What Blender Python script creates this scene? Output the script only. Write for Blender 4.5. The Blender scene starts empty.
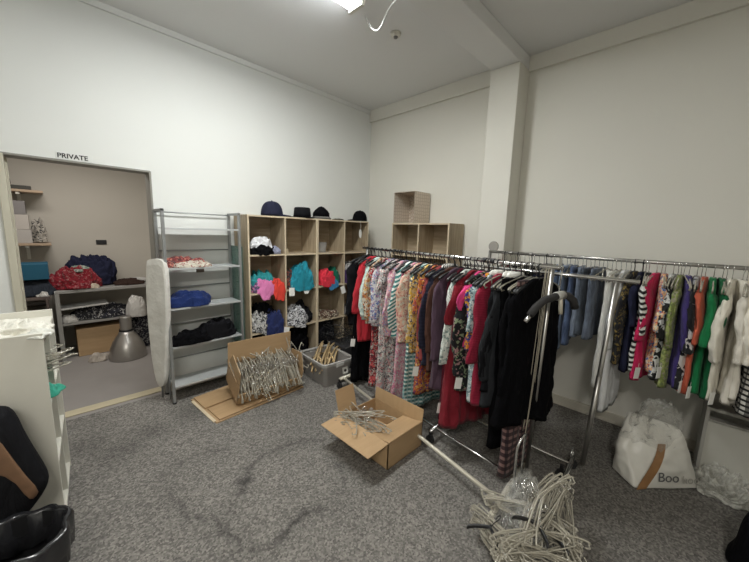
import bpy, bmesh, math, random
from mathutils import Vector, Matrix, Euler, noise
R = math.radians
PI = math.pi
C = bpy.context.scene.collection
scene = bpy.context.scene

# ------------------------------------------------------------------ camera
cam_d = bpy.data.cameras.new('camera'); cam = bpy.data.objects.new('camera', cam_d); C.objects.link(cam)
cam.location = (0, 0, 1.6)
cam.rotation_euler = (R(81.4108), R(-1.6802), R(-45.3155))
cam_d.sensor_width = 36; cam_d.lens = 36 * 323.1 / 749; cam_d.clip_start = .02
scene.camera = cam
# ------------------------------------------------------------------ world, exposure
w = bpy.data.worlds.new('world'); scene.world = w; w.use_nodes = True
w.node_tree.nodes['Background'].inputs[0].default_value = (1, .97, .92, 1)
w.node_tree.nodes['Background'].inputs[1].default_value = .22
scene.view_settings.view_transform = 'Standard'; scene.view_settings.look = 'None'
scene.view_settings.gamma = 1; scene.view_settings.use_curve_mapping = False
scene.view_settings.exposure = 0.1
def area(name, loc, sx, sy, power, col=(1, 1, 1), rot=(0, 0, 0)):
    l = bpy.data.lights.new(name, 'AREA'); l.shape = 'RECTANGLE'; l.size = sx; l.size_y = sy
    l.energy = power; l.color = col
    o = bpy.data.objects.new(name, l); C.objects.link(o); o.location = loc; o.rotation_euler = rot
    return o
area('ceiling_tube_light', (1.12, 1.95, 3.165), 1.2, .14, 44, (.985, 1, .975))
area('unseen_shop_fill', (-1.3, -.7, 3.2), 1.4, .3, 66, (1, .97, .90))  # added fill lamp, unseen behind the camera, lifts the ambient level
area('stock_room_fill', (.2, 4.45, 2.5), .9, .3, 20, (1, .96, .91))  # added lamp with no visible fitting, brightens the room beyond the doorway

# ------------------------------------------------------------------ materials
MC = {}
def nt(name):
    m = bpy.data.materials.new(name); m.use_nodes = True
    n = m.node_tree; return m, n, n.nodes['Principled BSDF']
def mixc(n, fac, a, b):
    x = n.nodes.new('ShaderNodeMix'); x.data_type = 'RGBA'
    for s, v in ((0, fac), (6, a), (7, b)):
        if isinstance(v, bpy.types.NodeSocket): n.links.new(v, x.inputs[s])
        elif s == 0: x.inputs[0].default_value = v
        else: x.inputs[s].default_value = (*v, 1) if len(v) == 3 else v
    return x.outputs[2]
def objco(n, scale=(1, 1, 1), rot=(0, 0, 0)):
    t = n.nodes.new('ShaderNodeTexCoord'); mp = n.nodes.new('ShaderNodeMapping')
    n.links.new(t.outputs['Object'], mp.inputs[0]); mp.inputs['Scale'].default_value = scale; mp.inputs['Rotation'].default_value = rot
    return mp.outputs[0]
def tex(n, kind, co, **kw):
    t = n.nodes.new('ShaderNodeTex' + kind); n.links.new(co, t.inputs['Vector'])
    for k, v in kw.items():
        if k in t.inputs: t.inputs[k].default_value = v
        else: setattr(t, k, v)
    return t
def ramp(n, fac, stops, const=False):
    r = n.nodes.new('ShaderNodeValToRGB'); n.links.new(fac, r.inputs[0])
    if const: r.color_ramp.interpolation = 'CONSTANT'
    e = r.color_ramp.elements
    while len(e) < len(stops): e.new(.5)
    for i, (p, c) in enumerate(stops): e[i].position = p; e[i].color = (*c, 1)
    return r.outputs[0]
def bump(n, b, h, strength=.3, dist=.01):
    x = n.nodes.new('ShaderNodeBump'); x.inputs['Strength'].default_value = strength; x.inputs['Distance'].default_value = dist
    n.links.new(h, x.inputs['Height']); n.links.new(x.outputs[0], b.inputs['Normal'])
def solid(name, c, rough=.6, metal=0, spec=.5, noisy=.06, scale=8, trans=0, alpha=1, emit=None, coat=0):
    if name in MC: return MC[name]
    m, n, b = nt(name)
    co = objco(n); t = tex(n, 'Noise', co, Scale=scale, Detail=4.0)
    n.links.new(mixc(n, t.outputs[0], tuple(max(0, v * (1 - noisy)) for v in c), tuple(min(1, v * (1 + noisy)) for v in c)), b.inputs['Base Color'])
    b.inputs['Roughness'].default_value = rough; b.inputs['Metallic'].default_value = metal
    b.inputs['Specular IOR Level'].default_value = spec
    b.inputs['Transmission Weight'].default_value = trans; b.inputs['Alpha'].default_value = alpha
    b.inputs['Coat Weight'].default_value = coat
    if emit: b.inputs['Emission Color'].default_value = (*c, 1); b.inputs['Emission Strength'].default_value = emit
    MC[name] = m; return m
def fabric(kind, cols, scale=20, ang=0.0, rough=.85, dark=0):
    key = ('fab', kind, tuple(cols), scale, ang)
    if key in MC: return MC[key]
    m, n, b = nt('fabric_' + kind)
    b.inputs['Roughness'].default_value = rough; b.inputs['Specular IOR Level'].default_value = .2 if kind != 'dark' else .06
    b.inputs['Sheen Weight'].default_value = .08 if kind != 'dark' else 0
    co = objco(n, (1, 1, 1), (0, ang, 0))
    c0 = cols[0]
    if kind in ('plain', 'dark'):
        t = tex(n, 'Noise', co, Scale=14.0, Detail=3.0)
        col = mixc(n, t.outputs[0], tuple(v * .82 for v in c0), tuple(min(1, v * 1.15) for v in c0))
    elif kind == 'stripe':
        t = tex(n, 'Wave', co, Scale=scale, bands_direction='Z', Distortion=.6)
        col = ramp(n, t.outputs['Fac'], [(0, cols[0]), (.5, cols[1])], True)
    elif kind == 'floral':
        v = tex(n, 'Voronoi', co, Scale=scale, Randomness=1.0)
        nn = tex(n, 'Noise', co, Scale=scale * 1.3, Detail=2.0)
        sep = n.nodes.new('ShaderNodeSeparateColor'); n.links.new(v.outputs['Color'], sep.inputs[0])
        k = len(cols)
        col = ramp(n, sep.outputs[0], [(i / k, cols[i]) for i in range(k)], True)
        col = mixc(n, ramp(n, nn.outputs[0], [(0, (0, 0, 0)), (.56, (1, 1, 1))], True), col, cols[0])
        v2 = tex(n, 'Voronoi', co, Scale=scale * 2.3, Randomness=1.0); s2 = n.nodes.new('ShaderNodeSeparateColor'); n.links.new(v2.outputs['Color'], s2.inputs[0])
        fine = ramp(n, s2.outputs[1], [(i / k, cols[(i + 1) % k]) for i in range(k)], True)
        col = mixc(n, ramp(n, s2.outputs[2], [(0, (0, 0, 0)), (.72, (1, 1, 1))], True), col, fine)
    elif kind == 'check':
        a = tex(n, 'Wave', co, Scale=scale, bands_direction='Z'); c = tex(n, 'Wave', co, Scale=scale, bands_direction='X')
        col = mixc(n, ramp(n, a.outputs['Fac'], [(0, (0, 0, 0)), (.6, (1, 1, 1))], True), cols[0], cols[1])
        col = mixc(n, ramp(n, c.outputs['Fac'], [(0, (0, 0, 0)), (.75, (.8, .8, .8))], True), col, cols[-1])
    elif kind == 'denim':
        t = tex(n, 'Noise', objco(n, (9, 9, 2.5)), Scale=2.2, Detail=5.0, Roughness=.7)
        col = ramp(n, t.outputs[0], [(.3, cols[0]), (.68, cols[1])])
    n.links.new(col, b.inputs['Base Color'])
    h = tex(n, 'Noise', objco(n, (1, 1, .28)), Scale=17.0, Detail=5.0, Distortion=1.2)
    bump(n, b, h.outputs[0], .75, .022)
    MC[key] = m; return m
def wood(name, a, b_, ax='Z', scale=1.0):
    if name in MC: return MC[name]
    m, n, b = nt(name)
    s = {'Z': (9, 9, .9), 'X': (.9, 9, 9), 'Y': (9, .9, 9)}[ax]
    co = objco(n, tuple(v * scale for v in s))
    t = tex(n, 'Noise', co, Scale=3.2, Detail=6.0, Roughness=.65, Distortion=.4)
    n.links.new(ramp(n, t.outputs[0], [(.3, a), (.7, b_)]), b.inputs['Base Color'])
    b.inputs['Roughness'].default_value = .55
    MC[name] = m; return m
def paint(name, c, blot=.04, rough=.7):
    m, n, b = nt(name)
    co = objco(n); t = tex(n, 'Noise', co, Scale=1.6, Detail=5.0); f = tex(n, 'Noise', co, Scale=120.0, Detail=2.0)
    n.links.new(mixc(n, t.outputs[0], tuple(v * (1 - blot) for v in c), tuple(v * (1 + blot * .6) for v in c)), b.inputs['Base Color'])
    b.inputs['Roughness'].default_value = rough; b.inputs['Specular IOR Level'].default_value = .3
    bump(n, b, f.outputs[0], .06, .003); return m
M_wall = paint('white_wall_paint', (.765, .775, .745))
M_wallR = paint('cream_wall_paint', (.76, .74, .67))
M_ceil = paint('ceiling_paint', (.80, .80, .79), .02)
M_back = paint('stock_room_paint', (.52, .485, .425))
M_trim = solid('trim_paint', (.60, .565, .48), .5)
M_dframe = solid('door_frame_grey', (.26, .25, .22), .5)
M_cream = solid('door_jamb_cream', (.55, .52, .42), .5)
def carpet():
    m, n, b = nt('grey_carpet')
    co = objco(n)
    f = tex(n, 'Noise', co, Scale=150.0, Detail=3.0, Roughness=.8); g = tex(n, 'Noise', co, Scale=1.7, Detail=4.0)
    v = tex(n, 'Voronoi', co, Scale=105.0); sv = n.nodes.new('ShaderNodeSeparateColor'); n.links.new(v.outputs['Color'], sv.inputs[0])
    c1 = ramp(n, sv.outputs[0], [(0, (.118, .112, .104)), (.5, (.192, .183, .170)), (1, (.30, .286, .262))])
    c2 = mixc(n, g.outputs[0], (.78, .78, .78), (1.12, 1.1, 1.08))
    mu = n.nodes.new('ShaderNodeMix'); mu.data_type = 'RGBA'; mu.blend_type = 'MULTIPLY'; mu.inputs[0].default_value = 1
    n.links.new(c1, mu.inputs[6]); n.links.new(c2, mu.inputs[7])
    at = n.nodes.new('ShaderNodeAttribute'); at.attribute_name = 'stain_and_dark_band'
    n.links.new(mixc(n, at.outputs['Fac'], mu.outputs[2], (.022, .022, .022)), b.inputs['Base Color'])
    b.inputs['Roughness'].default_value = .95; b.inputs['Specular IOR Level'].default_value = .1
    bump(n, b, f.outputs[0], .3, .002)
    return m
M_carpet = carpet()
M_lino = solid('stock_room_floor_grey', (.27, .25, .235), .6, noisy=.08, scale=5)
M_metal = solid('silver_shelf_metal', (.36, .37, .37), .42, .55)
M_shelfgrey = solid('silver_shelf_surface', (.50, .52, .52), .45, .2)
M_chrome = solid('chrome', (.72, .72, .72), .16, 1.0)
M_dullchrome = solid('dull_chrome', (.42, .41, .39), .3, .9)
M_creammetal = solid('cream_painted_tube', (.62, .58, .48), .4, .2)
M_black = solid('black_plastic', (.014, .014, .015), .4)
M_rubber = solid('black_rubber', (.02, .02, .02), .7)
M_foam = solid('black_foam', (.03, .028, .028), .9)
M_white = solid('white_laminate', (.72, .70, .62), .4)
M_tag = solid('white_tag_paper', (.82, .81, .77), .7)
M_card = wood('brown_cardboard', (.43, .285, .15), (.50, .335, .185), 'X')
M_cardin = wood('cardboard_inside', (.40, .27, .15), (.46, .31, .18), 'X')
M_oakZ = wood('oak_upright', (.30, .235, .155), (.50, .405, .28), 'Z')
M_oakX = wood('oak_lying', (.33, .26, .17), (.52, .42, .30), 'X')
M_oakY = wood('oak_lying_side', (.33, .26, .17), (.52, .42, .30), 'Y')
M_edge = wood('pale_oak_edge', (.60, .50, .35), (.68, .57, .41), 'Z')
M_hwood = wood('hanger_wood', (.42, .30, .15), (.60, .45, .26), 'X')
M_clear = solid('clear_hanger_plastic', (.50, .465, .38), .12, 0, 1.0, noisy=.3, scale=40, alpha=.62)
M_clear2 = solid('cloudy_hanger_plastic', (.60, .57, .48), .25, 0, .7, trans=.2, noisy=.12)
def film(name, c, a=.35):
    if name in MC: return MC[name]
    m, n, b = nt(name)
    co = objco(n); t = tex(n, 'Noise', co, Scale=14.0, Detail=6.0, Roughness=.7)
    b.inputs['Base Color'].default_value = (*c, 1); b.inputs['Roughness'].default_value = .15; b.inputs['Specular IOR Level'].default_value = .9
    r = ramp(n, t.outputs[0], [(.35, (a * .4,) * 3), (.7, (min(1, a * 1.6),) * 3)])
    n.links.new(r, b.inputs['Alpha']); bump(n, b, t.outputs[0], .8, .03)
    MC[name] = m; return m
M_film = film('clear_plastic_film', (.75, .74, .68), .24)

# ------------------------------------------------------------------ mesh helpers
class MB:
    def __init__(s): s.v = []; s.f = []
    def add(s, vs, fs):
        k = len(s.v); s.v += [tuple(p) for p in vs]; s.f += [tuple(i + k for i in f) for f in fs]; return s
    def box(s, x0, x1, y0, y1, z0, z1, m=None):
        vs = [(x, y, z) for x in (x0, x1) for y in (y0, y1) for z in (z0, z1)]
        if m is not None: vs = [m @ Vector(p) for p in vs]
        return s.add(vs, [(0, 1, 3, 2), (4, 6, 7, 5), (0, 4, 5, 1), (2, 3, 7, 6), (0, 2, 6, 4), (1, 5, 7, 3)])
    def tube(s, path, r, n=8, closed=False, flat=1.0):
        path = [Vector(p) for p in path]; L = len(path); vs = []
        up = None
        for i, p in enumerate(path):
            a = path[(i - 1) % L] if (i > 0 or closed) else p; b = path[(i + 1) % L] if (i < L - 1 or closed) else p
            d = (b - a).normalized() if (b - a).length > 1e-9 else Vector((0, 0, 1))
            if up is None:
                up = Vector((0, 1, 0)) if abs(d.y) < .9 else Vector((1, 0, 0))
            u = (up - d * up.dot(d)).normalized(); v = d.cross(u); up = u
            rr = r[i] if isinstance(r, (list, tuple)) else r
            for k in range(n):
                t = 2 * PI * k / n; vs.append(p + u * math.cos(t) * rr * flat + v * math.sin(t) * rr)
        fs = []
        for i in range(L if closed else L - 1):
            j = (i + 1) % L
            for k in range(n): fs.append((i * n + k, i * n + (k + 1) % n, j * n + (k + 1) % n, j * n + k))
        if not closed: fs += [tuple(range(n - 1, -1, -1)), tuple((L - 1) * n + k for k in range(n))]
        return s.add(vs, fs)
    def rings(s, rings, cap=True):
        n = len(rings[0]); vs = [p for r in rings for p in r]; fs = []
        for i in range(len(rings) - 1):
            for k in range(n): fs.append((i * n + k, (i + 1) * n + k, (i + 1) * n + (k + 1) % n, i * n + (k + 1) % n))
        if cap: fs += [tuple(range(n)), tuple((len(rings) - 1) * n + k for k in range(n - 1, -1, -1))]
        return s.add(vs, fs)
    def lathe(s, prof, n=32, cx=0, cy=0):
        return s.rings([[(cx + r * math.cos(2 * PI * k / n), cy + r * math.sin(2 * PI * k / n), z) for k in range(n)] for r, z in prof])
    def prism(s, poly, y0, y1):     # poly in x,z extruded along y
        n = len(poly)
        vs = [(x, y0, z) for x, z in poly] + [(x, y1, z) for x, z in poly]
        return s.add(vs, [tuple(range(n)), tuple(range(2 * n - 1, n - 1, -1))] + [(k, k + n, (k + 1) % n + n, (k + 1) % n) for k in range(n)])
    def xf(s, m): s.v = [tuple(m @ Vector(p)) for p in s.v]; return s
    def mesh(s, name, mat, smooth=False, fix=True):
        me = bpy.data.meshes.new(name); me.from_pydata(s.v, [], s.f); me.materials.append(mat)
        if fix:
            bm = bmesh.new(); bm.from_mesh(me); bmesh.ops.recalc_face_normals(bm, faces=bm.faces); bm.to_mesh(me); bm.free()
        if smooth: me.polygons.foreach_set('use_smooth', [True] * len(me.polygons))
        me.update(); return me
    def build(s, name, mat, parent=None, smooth=False, bevel=0, loc=None, rot=None, sub=0, solid=0):
        o = bpy.data.objects.new(name, s.mesh(name, mat, smooth)); C.objects.link(o)
        if parent: o.parent = parent
        if loc is not None: o.location = loc
        if rot is not None: o.rotation_euler = rot
        if solid: k = o.modifiers.new('solid', 'SOLIDIFY'); k.thickness = solid; k.offset = 0
        if bevel: k = o.modifiers.new('bevel', 'BEVEL'); k.width = bevel; k.segments = 2; k.limit_method = 'ANGLE'
        if sub: k = o.modifiers.new('sub', 'SUBSURF'); k.levels = sub; k.render_levels = sub
        return o
LABELS = {}
def tag(o, label, cat, group=None):
    n = len(label.split())
    if not 4 <= n <= 16: print('LABELLEN', n, label)
    if label in LABELS and (not group or LABELS[label] != group): print('DUPLABEL', label)
    LABELS[label] = group
    o['label'] = label; o['category'] = cat
    if group: o['group'] = group
    return o
def thing(name, label, cat, loc=(0, 0, 0), rot=(0, 0, 0), group=None):
    o = bpy.data.objects.new(name, None); C.objects.link(o); o.location = loc
    o.rotation_euler = rot if isinstance(rot, (tuple, list, Euler)) else (0, 0, rot)
    o.empty_display_size = .05
    return tag(o, label, cat, group)
def struct(o): o['kind'] = 'structure'; return o
def child(mesh, name, parent, label=None, loc=None, rot=None):
    o = bpy.data.objects.new(name, mesh); C.objects.link(o); o.parent = parent
    if loc: o.location = loc
    if rot: o.rotation_euler = rot
    if label: o['label'] = label
    return o
def dup(root, loc, rot, label=None, group=None):
    r = root.copy(); C.objects.link(r); r.location = loc; r.rotation_euler = rot
    if label: tag(r, label, r['category'], group)
    for ch in root.children:
        c = ch.copy(); C.objects.link(c); c.parent = r
        for g in ch.children:
            d = g.copy(); C.objects.link(d); d.parent = c
    return r
def arc(cx, cz, r, a0, a1, n, y=0):
    return [(cx + r * math.cos(R(a0 + (a1 - a0) * i / n)), y, cz + r * math.sin(R(a0 + (a1 - a0) * i / n))) for i in range(n + 1)]

# ------------------------------------------------------------------ the room
XR, YL, ZC = 3.39, 3.48, 3.28
def floor_mesh():
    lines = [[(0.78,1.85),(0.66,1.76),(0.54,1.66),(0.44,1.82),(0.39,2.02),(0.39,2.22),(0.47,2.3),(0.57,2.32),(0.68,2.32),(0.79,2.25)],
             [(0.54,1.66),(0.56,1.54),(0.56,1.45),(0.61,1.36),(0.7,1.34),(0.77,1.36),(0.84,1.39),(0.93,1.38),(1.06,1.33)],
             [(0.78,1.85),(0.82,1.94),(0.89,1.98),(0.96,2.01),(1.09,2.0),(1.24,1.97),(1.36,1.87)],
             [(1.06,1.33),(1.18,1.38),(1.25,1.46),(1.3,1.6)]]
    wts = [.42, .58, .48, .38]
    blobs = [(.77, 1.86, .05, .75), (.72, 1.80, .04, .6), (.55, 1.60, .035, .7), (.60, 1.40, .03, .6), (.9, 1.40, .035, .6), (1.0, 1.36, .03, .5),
             (.84, 1.96, .03, .5), (.33, 1.6, .02, .4), (.25, 2.75, .16, .35), (.45, 2.86, .12, .35), (.08, 2.95, .14, .3), (.75, 2.95, .14, .3), (.5, 1.2, .03, .3), (1.3, 1.55, .04, .3)]  # the wide ones make a darker band by the doorway
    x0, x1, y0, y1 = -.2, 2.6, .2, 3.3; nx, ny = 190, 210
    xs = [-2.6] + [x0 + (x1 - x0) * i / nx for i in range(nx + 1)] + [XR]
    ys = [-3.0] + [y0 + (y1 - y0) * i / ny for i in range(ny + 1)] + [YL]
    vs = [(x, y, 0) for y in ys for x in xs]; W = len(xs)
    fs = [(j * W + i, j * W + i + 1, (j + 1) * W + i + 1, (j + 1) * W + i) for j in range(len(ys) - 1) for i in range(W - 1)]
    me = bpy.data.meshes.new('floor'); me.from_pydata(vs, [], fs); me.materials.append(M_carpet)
    at = me.attributes.new('stain_and_dark_band', 'FLOAT', 'POINT'); vals = []
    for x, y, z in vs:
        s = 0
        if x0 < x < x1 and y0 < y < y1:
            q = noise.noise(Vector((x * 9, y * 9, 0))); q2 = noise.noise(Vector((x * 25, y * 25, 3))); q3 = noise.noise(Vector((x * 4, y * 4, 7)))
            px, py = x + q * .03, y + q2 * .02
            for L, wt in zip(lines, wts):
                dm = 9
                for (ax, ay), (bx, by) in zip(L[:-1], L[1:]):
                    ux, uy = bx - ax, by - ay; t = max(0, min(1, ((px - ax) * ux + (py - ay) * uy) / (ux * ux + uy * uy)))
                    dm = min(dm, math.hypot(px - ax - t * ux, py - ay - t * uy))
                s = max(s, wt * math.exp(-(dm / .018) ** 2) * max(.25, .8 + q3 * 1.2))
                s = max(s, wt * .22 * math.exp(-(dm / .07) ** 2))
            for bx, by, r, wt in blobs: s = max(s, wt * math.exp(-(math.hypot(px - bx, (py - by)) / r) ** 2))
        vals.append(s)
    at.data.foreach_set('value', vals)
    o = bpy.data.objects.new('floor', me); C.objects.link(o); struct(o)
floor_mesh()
struct(MB().box(-1.4, 1.6, YL + .0, 6.0, -.05, 0).build('floor', M_lino))
DX0, DX1, DZ, TH = -.165, .70, 2.065, .14
b = MB().box(-2.6, DX0, YL, YL + TH, 0, ZC).box(DX1, XR + .1, YL, YL + TH, 0, ZC).box(DX0, DX1, YL, YL + TH, DZ, ZC)
struct(b.build('wall_left', M_wall))
struct(MB().box(XR, XR + .1, -3, YL, 0, ZC).build('wall_right', M_wallR))
struct(MB().box(-2.7, XR + .1, -3.1, -3, 0, ZC).build('wall_front', M_wallR))
struct(MB().box(-2.7, -2.6, -3, YL + .1, 0, ZC).build('wall_far_left', M_wall))
struct(MB().box(-2.6, XR, -3, YL, ZC, ZC + .1).build('ceiling', M_ceil))
struct(MB().box(-2.6, XR, 1.33, 1.61, 3.165, ZC).build('trim_1', M_ceil, bevel=.008))          # ceiling beam
struct(MB().box(3.15, XR, 1.33, 1.61, 0, 3.165).build('wall_pillar', M_wallR, bevel=.006))
struct(MB().box(XR - .035, XR, -3, 1.33, 3.145, ZC).box(XR - .035, XR, 1.61, YL, 3.125, ZC).build('trim_2', M_wallR, bevel=.004))
struct(MB().box(-2.6, XR - .035, YL - .018, YL, ZC - .05, ZC).build('trim_3', M_wall, bevel=.004))
struct(MB().box(XR - .022, XR, -3, 1.33, 0, .085).box(XR - .03, XR, -3, 1.33, .0, .02).build('baseboard_right', M_trim, bevel=.003))
struct(MB().box(DX1, XR, YL - .018, YL, 0, .09).build('baseboard_left', M_trim, bevel=.003))
# door frame round the opening
t = 0.012
b = MB().box(DX1 - t, DX1 + .004, YL - .012, YL + TH + .01, 0, DZ + .004).box(DX0 - .01, DX1, YL - .012, YL + TH + .01, DZ - t * .7, DZ + .008)
struct(b.build('trim_4', M_dframe, bevel=.003))
struct(MB().box(DX0 - .03, DX0 + .012, YL - .02, YL + TH + .01, 0, DZ).box(DX0 - .01, DX0 + .024, YL + .05, YL + .08, 0, DZ - .02).build('trim_5', M_cream, bevel=.004))
struct(MB().box(DX0 + .03, DX1 - t, YL + .05, YL + TH + .02, 0, .008).build('trim_6', solid('threshold_strip', (.50, .44, .30), .5, noisy=.2), bevel=.003))
# stock room shell
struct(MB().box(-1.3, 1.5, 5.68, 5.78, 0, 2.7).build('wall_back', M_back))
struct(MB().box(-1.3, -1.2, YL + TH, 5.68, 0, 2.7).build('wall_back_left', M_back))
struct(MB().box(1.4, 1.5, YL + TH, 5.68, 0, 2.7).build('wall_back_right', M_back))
struct(MB().box(-1.3, 1.5, YL + TH, 5.78, 2.7, 2.78).build('ceiling', M_ceil))

# ------------------------------------------------------------------ small wall and ceiling fixtures
def text(s, size, mat, name, parent, loc, rot, ext=.0008):
    c = bpy.data.curves.new('t', 'FONT'); c.body = s; c.size = size; c.extrude = ext; c.offset = .0012 if s == 'PRIVATE' else 0
    o = bpy.data.objects.new('t', c); C.objects.link(o)
    dg = bpy.context.evaluated_depsgraph_get(); me = bpy.data.meshes.new_from_object(o.evaluated_get(dg))
    bpy.data.objects.remove(o); me.materials.clear(); me.materials.append(mat)
    return child(me, name, parent, None, loc, rot)
th = thing('door_sign', 'small white PRIVATE sign with black capitals above the doorway', 'sign', (.215, YL, 2.10))
MB().box(-.105, .105, -.003, 0, -.022, .03).build('sign_plate', M_wall, th, bevel=.001)
text('PRIVATE', .047, M_black, 'lettering', th, (-.098, -.0035, -.013), (R(90), 0, 0))
th = thing('light_switch', 'black rectangular switch plate on the back room wall', 'switch', (.53, 5.68, 1.36))
MB().box(-.055, .055, -.012, 0, -.03, .03).build('switch_plate', M_black, th, bevel=.004)
MB().box(-.035, -.01, -.016, -.01, -.012, .012).box(.01, .035, -.016, -.01, -.012, .012).build('rocker', M_rubber, th, bevel=.002)
th = thing('wall_socket', 'small brown socket on wall behind the silver ladder shelf', 'socket', (1.06, YL, 1.19))
MB().box(-.035, .035, -.02, 0, -.035, .035).build('socket_plate', solid('socket_brown', (.16, .12, .09), .5), th, bevel=.004)
th = thing('smoke_detector', 'small round white smoke detector on the ceiling', 'detector', (2.25, 2.04, ZC))
MB().lathe([(.0, -.03), (.03, -.03), (.042, -.018), (.045, 0), (0, 0)], 28).build('base', M_white, th, smooth=True)
MB().lathe([(.0, -.042), (.016, -.04), (.02, -.03), (0, -.028)], 20).build('sensor_dome', solid('grey_dome', (.2, .2, .2), .4), th, smooth=True)
th = thing('fluorescent_light', 'white fluorescent batten light glowing on the ceiling', 'light', (1.12, 1.95, ZC))
MB().box(-.62, .62, -.09, .09, -.045, 0).build('batten_body', M_white, th, bevel=.006)
for yy in (-.045, .045):
    MB().tube([(-.58, yy, -.075), (.58, yy, -.075)], .017, 14).build('tube', solid('lit_tube', (.93, .97, 1), .4, emit=30, noisy=0), th, smooth=True)
for xx in (-.60, .60): MB().box(xx - .015, xx + .015, -.075, .075, -.1, -.04).build('end_cap', M_white, th, bevel=.004)
cp = [(1.90, 2.05, 3.27), (1.90, 2.03, 3.22), (1.90, 1.985, 3.15), (1.90, 1.93, 3.108), (1.90, 1.90, 3.105), (1.905, 1.87, 3.125), (1.90, 1.82, 3.19), (1.90, 1.76, 3.235), (1.92, 1.68, 3.262), (1.93, 1.6, 3.272)]
tag(MB().tube(cp, .0065, 8).build('power_cable', solid('white_cable', (.8, .8, .78), .4), smooth=True, sub=1), 'white cable drooping in a loop beside the ceiling light', 'cable')

# ------------------------------------------------------------------ shelving
def cube_unit(name, label, loc, rotz, W=.82, H=1.735, D=.32, shelves=(1.34, .945, .525, .085), kick=True, ztop=None):
    th = thing(name, label, 'shelf', loc, rotz)
    k = .016
    MB().box(0, k, 0, D, 0, H).build('side_panel', M_oakZ, th, bevel=.001)
    MB().box(W - k, W, 0, D, 0, H).build('side_panel', M_oakZ, th, bevel=.001)
    MB().box(k, W - k, .0, D, H - k, H).build('top_panel', M_oakX, th, bevel=.001)
    MB().box(k, W - k, D - .008, D, 0, H - k).build('back_panel', M_oakX, th)
    for z in shelves: MB().box(k, W - k, .002, D - .008, z - k, z).build('shelf', M_oakX, th, bevel=.001)
    zs = [0.0 if not kick else shelves[-1]] + []
    MB().box(W / 2 - k / 2, W / 2 + k / 2, .001, D - .008, shelves[-1], H - k).build('divider', M_oakZ, th, bevel=.001)
    MB().box(k, W - k, .012, .028, 0, shelves[-1] - k).build('plinth', M_oakX, th)
    # pale front edging as on the photographed boards
    e = MB().box(0, k, -.0015, .0005, 0, H).box(W - k, W, -.0015, .0005, 0, H).box(k, W - k, -.0015, .0005, H - k, H)
    e.box(W / 2 - k / 2, W / 2 + k / 2, -.0015, .0005, shelves[-1], H - k)
    for z in shelves: e.box(k, W / 2 - k / 2, -.0015, .0005, z - k, z).box(W / 2 + k / 2, W - k, -.0015, .0005, z - k, z)
    e.build('front_edging', M_edge, th)
    return th
CY = 3.12
cube_unit('cube_shelf', 'light oak cube shelf beside the silver ladder shelf', (1.395, CY, 0), 0)
cube_unit('cube_shelf', 'light oak cube shelf in the room corner with oval tag hanging', (2.218, CY, 0), 0)
# the one on the right wall: local x runs along -y
cube_unit('cube_shelf', 'light oak cube shelf on right wall under the patterned box', (3.06, 2.72, 0), R(-90), .82, 1.72, .31)

th = thing('ladder_shelf', 'silver metal open shelf rack with five grey shelves beside the doorway', 'shelf', (0, 0, 0))
X0, X1, Y0, Y1, ZT = .705, 1.345, 3.185, 3.455, 1.745
for x in (X0, X1):
    p = MB()
    p.box(x - .012, x + .012, Y0, Y0 + .025, .012, ZT).box(x - .012, x + .012, Y1 - .025, Y1, .012, ZT).box(x - .012, x + .012, Y0, Y1, ZT - .022, ZT)
    p.build('side_frame', M_metal, th, bevel=.003)
    for y in (Y0 + .012, Y1 - .012): MB().lathe([(.018, 0), (.018, .01), (.012, .014), (0, .014)], 14, x, y).build('foot', M_black, th)
for z in (1.585, 1.235, .878, .528, .158):
    s = MB().box(X0 + .012, X1 - .012, Y0 + .002, Y1 - .03, z - .006, z)
    s.build('shelf', M_shelfgrey, th, bevel=.001)
    MB().box(X0 + .012, X1 - .012, Y0 - .004, Y0 + .002, z - .012, z + .004).build('shelf_lip', solid('bright_lip', (.62, .64, .64), .35, .3), th, bevel=.001)
for z in (1.725, 1.378, 1.03, .675, .335): MB().tube([(X0, Y1 - .012, z), (X1, Y1 - .012, z)], .006, 8).build('back_rail', M_metal, th, smooth=True)

# white unit by the left edge of the frame
th = thing('storage_unit', 'white laminate cube storage unit standing end-on at left edge of room', 'shelf', (-.048, 2.19, 0), R(-4))
W_, L_, H_ = .40, .61, 1.07
MB().box(-W_, 0, 0, .018, 0, H_).build('end_panel', M_white, th, bevel=.0015)
MB().box(-W_, 0, L_ - .018, L_, 0, H_ + .0).build('end_panel', M_white, th, bevel=.0015)
MB().box(-W_, 0, .018, L_ - .018, H_ - .06, H_ - .04).build('top_panel', M_white, th, bevel=.001)
MB().box(-W_, -W_ + .012, .018, L_ - .018, 0, H_ - .04).build('back_panel', M_white, th)
MB().box(-W_ + .012, -.002, L_ / 2 - .009, L_ / 2 + .009, .02, H_ - .06).build('divider', M_white, th, bevel=.001)
for z in (.03, .37, .70): MB().box(-W_ + .012, -.002, .018, L_ - .018, z - .018, z).build('shelf', M_white, th, bevel=.001)

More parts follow.
